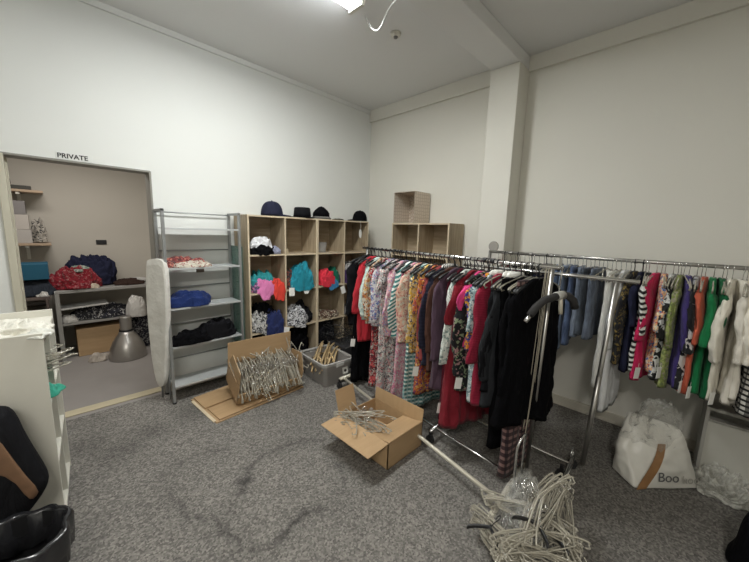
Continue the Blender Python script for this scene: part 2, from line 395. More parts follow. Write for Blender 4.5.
# ------------------------------------------------------------------ cloth generators
def heap_mesh(w, d, h, seed, drape=0.0, dside=-1, fr=7.0, amp=.35, nu=80, nv=32, edge=None):
    """crumpled cloth: flat-bottomed blob with folds; parts beyond edge (in y) hang down by drape"""
    rnd = random.Random(seed); off = Vector((rnd.random() * 50, rnd.random() * 50, rnd.random() * 50))
    rings = []
    for j in range(nv + 1):
        ph = PI / 2 * j / nv          # 0 rim .. pi/2 top
        cz = math.sin(ph); cr = math.cos(ph) ** .75
        ring = []
        for i in range(nu):
            a = 2 * PI * i / nu
            lob = 1 + .16 * noise.noise(Vector((math.cos(a) * 1.6, math.sin(a) * 1.6, 0)) + off)*1.6
            x = math.cos(a) * cr * w / 2 * lob; y = math.sin(a) * cr * d / 2 * lob; z = cz * h
            p = Vector((x, y, z)) * fr + off
            q_ = noise.noise(p * .7 + Vector((3, 1, 9))); p = p + Vector((q_, -q_, q_)) * 1.1
            f = 1 - abs(noise.noise(p * 1.5)) * 3.2; f2 = 1 - abs(noise.noise(p * 3.4 + Vector((5, 2, 1)))) * 3
            f3 = noise.noise(p * .5)
            k = 1 + amp * (.62 * f + .36 * f2 + .9 * f3 - .35)
            x *= 1 + (k - 1) * .45; y *= 1 + (k - 1) * .3; z = z * max(.15, k)
            if drape:
                e = (d / 2 * .55) if edge is None else edge
                yy = -y if dside < 0 else y
                if yy > e:
                    s = (yy - e); z -= drape * min(1, s / (d / 2 - e + 1e-6)) ** 1.0 * (0.8 + .35 * noise.noise(Vector((x * 14, 0, seed))))
                    yn = e + s * .35; y = -yn if dside < 0 else yn
            ring.append((x, y, max(z, .0015) if not drape else z))
        rings.append(ring)
    return MB().rings(rings)
def heap(name, label, cat, loc, w, d, h, mat, seed, drape=0, rotz=0, group=None, edge=None, amp=.35, fr=7.0, tags=()):
    o = heap_mesh(w, d, h, seed, drape, -1, fr, amp, edge=edge).build(name, mat, None, smooth=True, loc=loc, rot=(0, 0, rotz), sub=1)
    tag(o, label, cat, group)
    for (x, y, z, rx, rz) in tags:
        MB().box(-.022, .022, -.001, .001, -.06, 0).build('price_tag', M_tag, o, loc=(x, y, z), rot=(rx, 0, rz))
    return o

def garment_torso(sw=.2, length=.65, hem=.24, chest=None, depth=.03, neck=.075, folds=6, amp=.3, seed=0, zt=-.085, hemwave=0, thin=1.0):
    rnd = random.Random(seed); ph = rnd.random() * 6; ph2 = rnd.random() * 6; chest = chest or sw * 1.02
    rows = [(zt, neck * .8, .014), (zt - .006, neck, .016), (zt - .034, sw * .66, .018), (zt - .058, sw * .88, .019), (zt - .08, sw * .97, .02), (zt - .13, chest, depth * .85)]
    n = 30; z0 = zt - .13; z1 = zt - length
    for i in range(1, n + 1):
        s = i / n; rows.append((z0 + (z1 - z0) * s, chest * .97 + (hem - chest * .97) * s ** 1.2, depth * (1 + .5 * s)))
    NU = 84; rings = []
    for z, hw, dp in rows:
        s = min(1, max(0, (zt - z) / length)); ring = []
        for k in range(NU):
            a = 2 * PI * k / NU; ca, sa = math.cos(a), math.sin(a)
            x = hw * math.copysign(abs(ca) ** .8, ca); y = dp * math.copysign(abs(sa) ** .7, sa) * thin
            u = x / max(hw, 1e-4)
            rip = math.sin(u * folds + ph + z * 1.5) * .6 + math.sin(u * folds * 2.3 + ph2 - z * 3) * .45 + .9 * noise.noise(Vector((u * 2.6 + seed, z * 4, seed * .37))) + .7 * (.5 - abs(noise.noise(Vector((u * 5 + seed, z * 7, seed * .7)))) * 2)
            y += rip * depth * amp * (1.3 * s + .35)
            x += .012 * s * noise.noise(Vector((z * 7, seed, a)))
            zz = z + (hemwave * math.sin(u * 4 + ph) * s ** 4)
            ring.append((x, y, zz))
        rings.append(ring)
    # turn the hem inward so that the skirt reads as hollow cloth
    last = rings[-1]; rings.append([(x * .97, y * .8, z + .015) for x, y, z in last])
    return MB().rings(rings)
def sleeve(side, sw, length, flare=.06, r0=.07, r1=.05, zt=-.085, seed=0, swing=0.0, depth=.36):
    rnd = random.Random(seed + side * 7 + 50); n = 22; NU = 24; rings = []; flare += .02
    x0 = side * (sw - .06)
    for i in range(n + 1):
        s = i / n; r = r0 + (r1 - r0) * s
        r *= min(1, .35 + s * 5)
        cx = x0 + side * (flare * (1 - (1 - s) ** 2.2) + .012 * math.sin(s * 6 + seed)) ; cy = swing * s + .008 * math.sin(s * 5 + seed); cz = zt - .062 - length * s
        ring = []
        for k in range(NU):
            a = 2 * PI * k / NU
            q = 1 + .30 * noise.noise(Vector((math.cos(a) * 1.6, math.sin(a) * 1.6, s * length * 14 + seed))) + .16 * noise.noise(Vector((math.cos(a) * 4, math.sin(a) * 4, s * length * 26 + seed)))
            ring.append((cx + r * math.cos(a) * q, cy + r * depth * math.sin(a) * q, cz + (.02 * side * -1 * math.cos(a) if i == 0 else 0) - .25 * r * side * math.cos(a) * 0))
        rings.append(ring)
    return MB().rings(rings)
def trousers_mesh(w=.17, length=.95, hem=.10, depth=.028, seed=0, zt=-.10, side=1, gap=.02):
    n = 20; NU = 26; rings = []
    for i in range(n + 1):
        s = i / n; hw = w / 2 + (hem - w / 2) * s; cx = side * (w / 2 + gap * s); ring = []
        for k in range(NU):
            a = 2 * PI * k / NU; u = math.cos(a)
            y = depth * math.copysign(abs(math.sin(a)) ** .7, math.sin(a)) * (1 + .4 * s) + .35 * depth * noise.noise(Vector((u * 2 + seed, s * 7, side)))
            ring.append((cx + hw * u + .004 * math.sin(s * 17 + seed), y, zt - length * s))
        rings.append(ring)
    return MB().rings(rings)

# ------------------------------------------------------------------ hangers (origin where the hook sits on the rail)
def hook_path(r=.018, drop=.085):
    return arc(0, -r, r, -30, 180, 12)[::1] and ([(r * math.cos(R(a)), 0, -r + .0 + r * math.sin(R(a))) for a in range(-40, 181, 20)] + [(-r, 0, -r - .012), (-.004, 0, -r - .03), (0, 0, -drop)])
def hanger_meshes(kind):
    hk = MB().tube(hook_path(), .0036 if kind == 'black' else .0019, 6)
    b = MB()
    if kind == 'clear':
        pts = [(-.205, 0, -.150), (-.20, 0, -.140), (-.16, 0, -.122), (-.1, 0, -.105), (-.045, 0, -.092), (0, 0, -.083), (.045, 0, -.092), (.1, 0, -.105), (.16, 0, -.122), (.20, 0, -.140), (.205, 0, -.150)]
        b.tube(pts, .0046, 6); b.tube([(-.2, 0, -.142), (-.19, 0, -.165), (-.17, 0, -.16)], .004, 5); b.tube([(.2, 0, -.142), (.19, 0, -.165), (.17, 0, -.16)], .004, 5)
        b.tube([(-.13, 0, -.118), (-.125, 0, -.15), (0, 0, -.155), (.125, 0, -.15), (.13, 0, -.118)], .003, 5)
        mats = (M_clear, M_chrome)
    elif kind == 'black':
        pts = [(-.205, 0, -.165), (-.2, 0, -.152), (-.15, 0, -.128), (-.07, 0, -.103), (0, 0, -.088), (.07, 0, -.103), (.15, 0, -.128), (.2, 0, -.152), (.205, 0, -.165)]
        b.tube(pts, [.006, .009, .009, .008, .009, .008, .009, .009, .006], 8, flat=1.3)
        mats = (M_black, M_black)
    elif kind == 'wood':
        pts = [(-.21, 0, -.15), (-.16, 0, -.125), (-.08, 0, -.1), (0, 0, -.088), (.08, 0, -.1), (.16, 0, -.125), (.21, 0, -.15)]
        b.tube(pts, [.008, .011, .011, .012, .011, .011, .008], 8); b.tube([(-.17, 0, -.13), (-.165, 0, -.2), (.165, 0, -.2), (.17, 0, -.13)], .005, 6)
        mats = (M_hwood, M_chrome)
    elif kind == 'wire':
        b.tube([(0, 0, -.085), (-.2, 0, -.155), (-.2, 0, -.17), (.2, 0, -.17), (.2, 0, -.155)], .0022, 5, closed=True)
        mats = (M_black, M_black)
    return b.mesh('shoulder_bar', mats[0], True), hk.mesh('hook', mats[1], True)
HM = {k: hanger_meshes(k) for k in ('clear', 'black', 'wood', 'wire')}
def hanger(kind, label, loc, rot, group=None, name=None):
    th = thing(name or {'clear': 'clear_hanger', 'black': 'black_hanger', 'wood': 'wooden_hanger', 'wire': 'wire_hanger'}[kind], label, 'hanger', loc, rot, group)
    child(HM[kind][0], 'shoulder_bar', th); child(HM[kind][1], 'hook', th)
    return th

# ------------------------------------------------------------------ hung clothes
def hang(name, short, label, cat, base, rotz, mat, kind='top', hk='black', rack='front rail', seed=0, L=.62, sw=.2, hem=None, sl=.5, flare=.05, depth=.026, mat2=None, tagz=None, collar=None, tagx=-1, hkz=0, thin=1.0, hemwave=0, folds=6, swing=0, r0=.07, r1=.05):
    hanger(hk, f'{"clear" if hk == "clear" else hk} hanger on the {rack} holding the {short}', 'x' if False else base, (0, 0, rotz))
    th = thing(name, label, cat, base, (0, 0, rotz))
    if kind == 'trousers':
        MB().rings([[(.175 * math.cos(a) , .02 * math.sin(a), z) for a in [2 * PI * k / 24 for k in range(24)]] for z in (-.095, -.13)]).build('waistband', mat2 or mat, th, smooth=True)
        for s in (-1, 1): trousers_mesh(.17, L, .085, depth, seed, -.12, s, .0).build('trouser_leg', mat, th, smooth=True)
    elif kind == 'jeans':
        MB().rings([[(.19 * math.copysign(abs(math.cos(a)) ** .6, math.cos(a)), .022 * math.sin(a), z) for a in [2 * PI * k / 28 for k in range(28)]] for z in (-.085, -.10, -.125)]).build('waistband', mat2 or mat, th, smooth=True)
        for s in (-1, 1): trousers_mesh(.19, L, .088, depth, seed, -.12, s, -.004).build('trouser_leg', mat, th, smooth=True)
    else:
        hemw = hem or (sw * 1.12)
        garment_torso(sw, L, hemw, None, depth, seed=seed, hemwave=hemwave, folds=folds, thin=thin).build('body' if kind == 'top' else 'bodice_and_skirt', mat, th, smooth=True)
        if sl > 0:
            for s in (-1, 1): sleeve(s, sw, sl, flare, r0, r1, seed=seed, swing=swing + .01 * s).build('sleeve', mat, th, smooth=True)
        if collar:
            MB().rings([[((.07 + .01 * i) * math.cos(a), (.024 + .006 * i) * math.sin(a), -.062 - .022 * i) for a in [2 * PI * k / 24 for k in range(24)]] for i in range(3)]).build('collar', collar, th, smooth=True, sub=1)['label'] = 'collar'
    if tagz is not None:
        MB().box(-.023, .023, -.001, .001, -.078, 0).tube([(0, 0, 0), (0, 0, .03)], .0008, 4).build('price_tag', M_tag, th, loc=(tagx * (sw + .03), -.03, tagz), rot=(0, R(6), R(-20)))['label'] = 'white paper price tag'
    return th
AD = Vector((.19, 1, 0)).normalized(); AROT = -math.atan(.19)
def apos(t, z=1.447): return (2.0 + .19 * (t - .57), t, z)
def F(*c): return fabric('floral', c, 46)
def P(*c): return fabric('plain', (c,))
def D(*c): return fabric('dark', (c,))
BLK = D(.005, .005, .006); BLK2 = D(.011, .011, .013); BLK3 = D(.0035, .0035, .0045)
NAVY = D(.02, .022, .045); RED = P(.52, .03, .045); CRIM = P(.19, .012, .022); WHT = P(.80, .79, .74)
rows = [
 (2.42, 'cardigan', 'black cardigan', 'black cardigan hanging at the far end of the front rail', 'cardigan', BLK2, dict(L=.72, sl=.55, seed=1)),
 (2.34, 'dress', 'long black dress', 'long black dress behind the bright red top on the front rail', 'dress', BLK, dict(kind='dress', L=1.3, hem=.24, sl=0, seed=2, tagz=-.92, tagx=-1)),
 (2.28, 'long_sleeved_shirt', 'bright red top', 'bright red long-sleeved top near the far end of the front rail', 'top', RED, dict(L=.86, sl=.5, seed=3, hem=.2)),
 (2.17, 'blouse', 'pale mint blouse', 'pale mint blouse with loose sleeves beside the bright red top', 'blouse', F((.52, .66, .62), (.62, .74, .70), (.45, .58, .56), (.7, .75, .7)), dict(L=.6, sl=.5, seed=4)),
 (2.10, 'blouse', 'rust flower blouse', 'cream blouse with rust and orange flowers beside the mint one', 'blouse', F((.62, .55, .44), (.55, .17, .05), (.66, .42, .15), (.2, .1, .06), (.7, .65, .55)), dict(L=.62, sl=.5, seed=5)),
 (2.03, 'dress', 'dark red dress', 'dark red patterned long dress between the printed blouses on the front rail', 'dress', F((.20, .03, .04), (.5, .45, .4), (.05, .02, .03), (.6, .1, .1)), dict(kind='dress', L=1.22, hem=.22, sl=.15, seed=6)),
 (1.96, 'blouse', 'blue and white print blouse', 'blue and white flower print blouse on the front rail', 'blouse', F((.62, .62, .64), (.12, .18, .42), (.7, .7, .7), (.45, .25, .35), (.2, .2, .24)), dict(L=.62, sl=.52, seed=7)),
 (1.88, 'dress', 'grey flower maxi dress', 'grey and white flowered maxi dress reaching below the blouses', 'dress', F((.42, .42, .42), (.7, .68, .62), (.12, .1, .1), (.55, .3, .3)), dict(kind='dress', L=1.26, hem=.23, sl=.2, seed=8)),
 (1.80, 'blouse', 'pink flower blouse', 'pink flowered blouse next to the teal striped shirt', 'blouse', F((.68, .42, .44), (.75, .66, .62), (.60, .25, .34), (.35, .3, .5)), dict(L=.66, sl=.5, seed=9)),
 (1.70, 'shirt', 'teal striped shirt', 'white shirt with diagonal teal stripes on the front rail', 'shirt', fabric('stripe', ((.05, .22, .21), (.76, .79, .75)), 11, .5), dict(L=.64, sl=.5, seed=10)),
 (1.64, 'dress', 'pink maxi dress', 'long pink and cream flower maxi dress above the cardboard box', 'dress', F((.55, .28, .33), (.62, .48, .48), (.48, .15, .25), (.4, .38, .4)), dict(kind='dress', L=1.28, hem=.27, sl=0, seed=11)),
 (1.58, 'blouse', 'peach print blouse', 'peach and cream printed blouse beside the mustard one', 'blouse', F((.75, .48, .36), (.75, .68, .58), (.55, .22, .2)), dict(L=.66, sl=.5, seed=12)),
 (1.51, 'dress', 'teal and white check dress', 'teal and white checked long dress under the printed blouses', 'dress', fabric('check', ((.08, .2, .2), (.6, .66, .62), (.25, .42, .42)), 9), dict(kind='dress', L=1.2, hem=.23, sl=0, seed=13, tagz=-1.18)),
 (1.46, 'blouse', 'mustard flower blouse', 'mustard yellow blouse with dark leaf print', 'blouse', F((.66, .42, .08), (.72, .58, .3), (.08, .08, .1), (.6, .5, .4)), dict(L=.7, sl=.55, seed=14)),
 (1.40, 'dress', 'orange print dress', 'orange and purple printed dress beside the mustard blouse', 'dress', F((.50, .15, .04), (.12, .05, .16), (.6, .35, .1), (.3, .04, .04)), dict(kind='dress', L=1.02, hem=.22, sl=.3, seed=15, tagz=-.86)),
 (1.35, 'top', 'brick red top', 'brick red long-sleeved top beside the striped-shoulder top', 'top', P(.26, .05, .05), dict(L=.72, sl=.5, seed=16)),
 (1.30, 'top', 'striped shoulder top', 'navy top with white and black striped shoulder', 'top', fabric('stripe', ((.015, .015, .03), (.02, .02, .04)), 12), dict(L=.75, sl=.55, seed=17, collar=fabric('stripe', ((.02, .02, .03), (.75, .73, .68)), 26, 1.2))),
 (1.25, 'jacket', 'brown jacket', 'brown long-sleeved jacket beside the plum coat', 'jacket', D(.09, .045, .035), dict(L=.78, sl=.56, seed=18)),
 (1.20, 'coat', 'plum coat', 'long dusky plum coat hanging on the front rail', 'coat', P(.085, .05, .075), dict(L=.9, sl=.6, seed=19, depth=.03)),
 (1.155, 'dress', 'dark wine dress', 'long dark wine dress with a tag below the plum coat', 'dress', D(.07, .01, .018), dict(kind='dress', L=1.1, hem=.2, sl=0, seed=20, tagz=-1.03)),
 (1.11, 'blouse', 'white leaf blouse', 'white blouse with grey leaf print over the crimson dress', 'blouse', F((.66, .68, .64), (.74, .75, .70), (.25, .32, .30), (.6, .64, .6)), dict(L=.62, sl=.58, seed=21, r0=.08, r1=.06)),
 (1.05, 'dress', 'crimson dress', 'wide crimson dress reaching lowest in the middle of front rail', 'dress', CRIM, dict(kind='dress', L=1.10, hem=.265, sl=.3, seed=22, depth=.04, folds=8)),
 (1.0, 'blouse', 'hot pink blouse', 'hot pink blouse with gathered shoulders', 'blouse', P(.68, .06, .22), dict(L=.5, sl=.18, seed=23)),
 (.965, 'blouse', 'black sprig blouse', 'black blouse sprinkled with small flowers, white tag below it', 'blouse', fabric('floral', ((.014, .014, .016), (.014, .016, .018), (.2, .25, .15), (.014, .014, .016), (.35, .2, .2)), 34), dict(L=.8, sl=.62, seed=24, tagz=-.78, r0=.08, r1=.07)),
 (.93, 'blouse', 'orange and blue blouse', 'short-sleeved orange and blue colour-block blouse', 'blouse', F((.72, .26, .04), (.05, .06, .3), (.75, .45, .06), (.06, .05, .2)), dict(L=.5, sl=.24, seed=25)),
 (.89, 'dress', 'pale teal print dress', 'white and pale teal speckled dress beside the burgundy one', 'dress', F((.30, .42, .44), (.66, .7, .68), (.1, .15, .18), (.5, .58, .58)), dict(kind='dress', L=.85, hem=.2, sl=.3, seed=26, collar=WHT)),
 (.85, 'dress', 'burgundy rib dress', 'burgundy ribbed knit dress beside the black suits', 'dress', fabric('stripe', ((.32, .02, .05), (.24, .012, .035)), 30), dict(kind='dress', L=.86, hem=.2, sl=.5, seed=27)),
 (.81, 'jacket', 'first black jacket', 'black jacket with white collar next to the burgundy rib dress', 'jacket', BLK2, dict(L=.72, sl=.55, seed=28, collar=WHT)),
 (.77, 'coat', 'charcoal coat', 'charcoal coat with white collar between two black jackets', 'coat', D(.03, .032, .036), dict(L=.82, sl=.58, seed=29, collar=WHT)),
 (.735, 'trousers', 'black trousers', 'long black trousers whose hems hang lowest near rail end', 'trousers', BLK3, dict(kind='trousers', L=1.06, seed=30)),
 (.70, 'jacket', 'plain black jacket', 'plain black jacket behind the big black coat', 'jacket', BLK, dict(L=.8, sl=.58, seed=31)),
 (.665, 'trousers', 'brown plaid trousers', 'brown and black plaid trousers hanging behind the big black coat', 'trousers', fabric('check', ((.05, .028, .03), (.22, .13, .12), (.02, .015, .02)), 7), dict(kind='trousers', L=1.2, seed=32)),
 (.625, 'coat', 'big black coat', 'big black coat nearest the camera with wide hem', 'coat', BLK3, dict(L=.86, sw=.215, hem=.29, sl=.6, seed=33, depth=.04, hemwave=.03)),
]
random.seed(5)
for i, (t, name, short, label, cat, mat, kw) in enumerate(rows):
    if name == 'top': name = 'long_sleeved_shirt'
    hang(name, short, label, cat, apos(t), AROT + R(random.uniform(-7, 7)), mat, **kw)

# second rail behind, a few dark pieces
for i, (t, name, short, label, L, m) in enumerate([
    (.66, 'dress', 'narrow black dress', 'narrow black dress on second rail behind the big black coat', .95, BLK),
    (.95, 'cardigan', 'dark green cardigan', 'dark green-black cardigan on second rail behind the jackets', .7, D(.012, .02, .018))]):
    hang(name, short, label, name, (2.36, t, 1.375), R(-4 + 5 * i), m, L=L, sw=.17, sl=.5, seed=60 + i, rack='second rail', kind='dress' if name == 'dress' else 'top', flare=.02)

# back rail
XB, ZB = 2.98, 1.462
brow = [
 (1.24, 'blouse', 'maroon blouse', 'maroon blouse at the far end of the back rail', 'blouse', P(.22, .02, .04), dict(L=.6, sl=.4)),
 (1.12, 'jacket', 'grey-black jacket', 'grey-black jacket on back rail next to the maroon blouse', 'jacket', BLK2, dict(L=.65, sl=.5)),
 (1.0, 'jacket', 'black velvet jacket', 'black velvet jacket on back rail behind the front black coats', 'jacket', BLK, dict(L=.65, sl=.5)),
 (.88, 'dress', 'dark navy dress', 'dark navy dress on back rail before the jeans', 'dress', NAVY, dict(L=.8, sl=.2, kind='dress')),
 (.78, 'jeans', 'mid blue jeans', 'mid blue jeans hanging leftmost of the denim on back rail', 'jeans', fabric('denim', ((.045, .075, .14), (.16, .22, .34))), dict(kind='jeans', L=.60, hk='clear', tagz=-.02)),
 (.725, 'jeans', 'faded blue jeans', 'faded light blue jeans between two darker pairs', 'jeans', fabric('denim', ((.11, .16, .26), (.30, .37, .48))), dict(kind='jeans', L=.64, hk='clear')),
 (.67, 'jeans', 'indigo jeans', 'indigo jeans right after the faded pair on back rail', 'jeans', fabric('denim', ((.03, .045, .09), (.10, .14, .24))), dict(kind='jeans', L=.58, hk='clear')),
 (.615, 'jeans', 'grey-blue jeans', 'grey-blue jeans in the middle of the denim on back rail', 'jeans', fabric('denim', ((.08, .10, .14), (.22, .26, .33))), dict(kind='jeans', L=.50, hk='clear')),
 (.56, 'jeans', 'dark grey jeans', 'dark grey denim jeans near the white garments', 'jeans', fabric('denim', ((.03, .035, .045), (.10, .12, .15))), dict(kind='jeans', L=.48, hk='clear')),
 (.505, 'jeans', 'slate jeans', 'slate coloured jeans rightmost of the denim on back rail', 'jeans', fabric('denim', ((.05, .06, .08), (.17, .20, .26))), dict(kind='jeans', L=.50, hk='clear')),
 (.40, 'trousers', 'cream trousers', 'cream white trousers left of the long white dress', 'trousers', WHT, dict(kind='trousers', L=.85, hk='clear')),
 (.34, 'dress', 'long white dress', 'long white dress hanging lowest on the back rail', 'dress', P(.74, .75, .76), dict(kind='dress', L=1.05, hem=.2, sl=.5, hk='clear', r1=.04)),
 (.29, 'top', 'black and gold top', 'black top with gold cuff beside the long white dress', 'top', F((.02, .02, .025), (.03, .03, .03), (.25, .18, .06), (.02, .02, .02)), dict(L=.66, sl=.45)),
 (.245, 'top', 'navy top', 'navy top between black-gold and striped tops', 'top', NAVY, dict(L=.7, sl=.3)),
 (.205, 'top', 'black and white striped top', 'top with broad black and white stripes on back rail', 'top', fabric('stripe', ((.02, .02, .02), (.72, .72, .68)), 9, .25), dict(L=.68, sl=.34, hk='clear', r1=.065)),
 (.155, 'top', 'hot pink top', 'hot pink top on the back rail beside the striped one', 'top', P(.52, .018, .09), dict(L=.74, sl=.38, hk='clear', r1=.065, tagz=-.72)),
 (.105, 'blouse', 'orange swirl blouse', 'blouse with orange, cream and blue swirls on back rail', 'blouse', F((.72, .42, .22), (.74, .66, .5), (.08, .16, .35), (.6, .15, .1)), dict(L=.66, sl=.3, hk='clear', r1=.065)),
 (.055, 'blouse', 'monochrome blouse', 'black blouse with white blotches beside orange swirl one', 'blouse', fabric('floral', ((.02, .02, .02), (.62, .62, .6), (.02, .02, .02), (.4, .4, .4)), 22), dict(L=.7, sl=.34, hk='clear', tagz=-.68, r1=.065)),
 (.01, 'blouse', 'olive blouse', 'olive green and lime blouse on the back rail', 'blouse', F((.22, .26, .08), (.34, .38, .14), (.3, .28, .2), (.16, .2, .08)), dict(L=.74, sl=.4, hk='clear')),
 (-.035, 'blouse', 'purple blouse', 'dark purple blouse next to the olive one', 'blouse', P(.05, .035, .15), dict(L=.72, sl=.4, hk='clear', tagz=-.74)),
 (-.08, 'blouse', 'grey rose blouse', 'black blouse with large grey roses on back rail', 'blouse', fabric('floral', ((.015, .015, .018), (.42, .42, .44), (.02, .02, .02), (.5, .46, .44)), 15), dict(L=.72, sl=.4, hk='clear', r1=.07)),
 (-.125, 'top', 'coral top', 'coral orange top beside the green ones', 'top', P(.48, .10, .055), dict(L=.74, sl=.34, hk='clear', tagz=-.76)),
 (-.17, 'top', 'first green top', 'bright green top next to the coral one', 'top', P(.01, .17, .055), dict(L=.72, sl=.34, hk='clear', r1=.065)),
 (-.215, 'top', 'dark green top', 'darker green top next to the cream knits', 'top', P(.006, .10, .035), dict(L=.74, sl=.3, hk='clear')),
 (-.265, 'jumper', 'first cream jumper', 'cream jumper next to the darker green top', 'jumper', P(.74, .70, .60), dict(L=.74, sl=.42, hk='clear', r1=.075, tagz=-.76, flare=.08)),
 (-.315, 'jumper', 'ivory jumper', 'ivory jumper in the middle of three pale knits', 'jumper', P(.78, .74, .65), dict(L=.70, sl=.40, hk='clear', r1=.075)),
 (-.365, 'jumper', 'pale cream jumper', 'pale cream jumper beside the black and white lattice top', 'jumper', P(.72, .68, .60), dict(L=.74, sl=.40, hk='clear', r1=.075)),
 (-.415, 'top', 'lattice top', 'black and white lattice print top near right end of back rail', 'top', fabric('check', ((.6, .58, .54), (.02, .02, .02), (.02, .02, .02)), 10), dict(L=.78, sl=.38, hk='clear')),
 (-.465, 'top', 'dusty pink top', 'dusty pink top beyond the lattice print at right edge', 'top', P(.58, .33, .33), dict(L=.8, sl=.38, hk='clear')),
 (-.52, 'top', 'peach top', 'peach coloured top at the very right edge of the photo', 'top', P(.66, .42, .36), dict(L=.78, sl=.38, hk='clear')),
]
brow = [((r[0] if r[0] > .245 else .245 + (r[0] - .245) * .85),) + r[1:] for r in brow]
for i, (t, name, short, label, cat, mat, kw) in enumerate(brow):
    if name == 'top': name = 'tee_shirt'
    kw.setdefault('sw', .185); kw.setdefault('depth', .021)
    hang(name, short, label, cat, (XB, t, ZB), R(random.uniform(-9, 9)), mat, rack='back rail', seed=100 + i, **kw)
k = 0
y = 1.30
while y > -.62:
    if all(abs(y - r[0]) > .012 for r in brow):
        hanger('clear', 'clear hanger hanging empty between clothes on the back rail', (XB, y, ZB), (0, 0, R(random.uniform(-14, 14))), 'empty clear hangers on the back rail'); k += 1
    y -= .028 if y < .9 else .04
t = .9
while t < 2.45:
    hanger('black', 'black hanger hanging empty among the clothes on the front rail', apos(t), (0, 0, AROT + R(random.uniform(-14, 14))), 'empty black hangers on the front rail').scale = (.62, 1, .9); t += .06
for t in (.845, .80, .755, .715, .675, .64):
    hanger('clear', 'clear hanger hanging empty above the black suits', apos(t), (0, 0, AROT + R(random.uniform(-14, 14))), 'empty clear hangers above the black suits')

# ------------------------------------------------------------------ garment racks
def castor(parent, x, y, z=.1):
    c = MB().tube([(x, y, z - .025), (x, y, z)], .012, 8).box(x - .016, x + .016, y - .013, y + .013, z - .06, z - .03).build('castor', M_black, parent, bevel=.002)
    MB().tube([(x - .012, y, .032), (x + .012, y, .032)], .032, 18).build('wheel', M_rubber, c, smooth=False)
def tubep(name, pts, r, mat, parent, label=None):
    o = MB().tube(pts, r, 12).build(name, mat, parent, smooth=True)
    if label: o['label'] = label
    return o
th = thing('garment_rack', 'chrome garment rack in front carrying printed clothes and black suits', 'rack', (0, 0, 0))
tubep('rail', [apos(.50, 1.435), apos(2.50, 1.435)], .0125, M_chrome, th)
tubep('post', [(2.075, .60, .1), apos(.555, 1.425)], .0115, M_dullchrome, th)
tubep('post', [(2.33, 2.42, .1), apos(2.42, 1.425)], .014, M_dullchrome, th)
tubep('crossbar', [(2.13, .635, .1), (1.52, .60, .1)], .0165, M_creammetal, th)
tubep('crossbar', [(2.36, 2.42, .1), (2.0, 2.42, .1)], .0165, M_creammetal, th)
tubep('base_bar', [(1.70, .60, .1), (1.845, 1.30, .1), (2.05, 2.42, .1)], .0135, M_creammetal, th, 'cream painted base bar')
tubep('base_bar', [(1.95, .62, .1), (2.03, 1.30, .1), (2.22, 2.42, .1)], .0105, M_chrome, th, 'chrome base bar')
for x, y in ((2.12, .635), (1.53, .60), (2.36, 2.42), (2.0, 2.42)): castor(th, x, y)
for t in (.98, .92): MB().tube([apos(t, 1.435), apos(t + .03, 1.435)], .018, 12).build('rail_clamp', M_black, th)
hp = [(1.745, .562, .1), (1.745, .562, .44)] + [(1.80 - .055 * math.cos(R(a)), .562 - .01 * math.sin(R(a)), .44 + .055 * math.sin(R(a))) for a in range(20, 180, 20)] + [(1.855, .562, .44), (1.855, .562, .1)]
tubep('hoop', hp, .0075, M_chrome, th, 'upright chrome hoop')

th = thing('garment_rack', 'chrome garment rack behind the black coats with bare near end', 'rack', (0, 0, 0))
tubep('rail', [(2.335, .195, 1.365), (2.345, 1.30, 1.365)], .0115, M_chrome, th)
tubep('post', [(2.41, .355, .1), (2.345, .30, 1.355)], .0135, M_dullchrome, th)
tubep('post', [(2.36, 1.27, .1), (2.345, 1.27, 1.355)], .0135, M_dullchrome, th)
tubep('sleeve_tube', [(2.41, .355, .1), (2.377, .327, .75)], .0155, M_dullchrome, th)
tubep('crossbar', [(2.48, .425, .1), (2.34, .41, .1), (2.0, .39, .1), (1.74, .372, .1)], .0135, M_chrome, th)
tubep('crossbar', [(2.5, 1.27, .1), (1.95, 1.27, .1)], .0135, M_chrome, th)
tubep('base_bar', [(2.352, .41, .1), (2.355, 1.27, .1)], .0105, M_chrome, th)
for x, y in ((2.47, .425), (2.30, .45), (1.76, .372), (2.5, 1.27), (1.96, 1.27)): castor(th, x, y)
rg = [(2.40 + .03 * math.cos(R(a)), .42, .155 + .03 * math.sin(R(a))) for a in range(0, 360, 30)]
MB().tube(rg, .006, 8, closed=True).build('ring', M_chrome, th, smooth=True)

th = thing('garment_rack', 'dull metal garment rack along right wall carrying jeans and tops', 'rack', (0, 0, 0))
tubep('rail', [(XB, 1.385, 1.45), (XB, -.75, 1.45)], .0135, M_dullchrome, th)
tubep('post', [(XB, 1.385, .06), (XB, 1.385, 1.462)], .0145, M_dullchrome, th)
tubep('post', [(XB, -.75, .06), (XB, -.75, 1.462)], .0145, M_dullchrome, th)
for y in (1.385, -.75):
    tubep('foot', [(XB - .2, y, .03), (XB + .2, y, .03)], .014, M_dullchrome, th)
for y in (1.20, 1.02, .86, .72, .3): MB().tube([(XB, y, 1.45), (XB, y - .025, 1.45)], .0165, 12).build('rail_collar', M_dullchrome, th)
kn = MB().lathe([(0, 0), (.045, 0), (.05, .008), (.045, .016), (0, .018)], 24); kn.xf(Matrix.Translation((XB, 1.36, 1.50)) @ Matrix.Rotation(R(90), 4, 'Y'))
kn.build('end_knob', solid('grey_knob', (.33, .31, .28), .5), th, smooth=False)

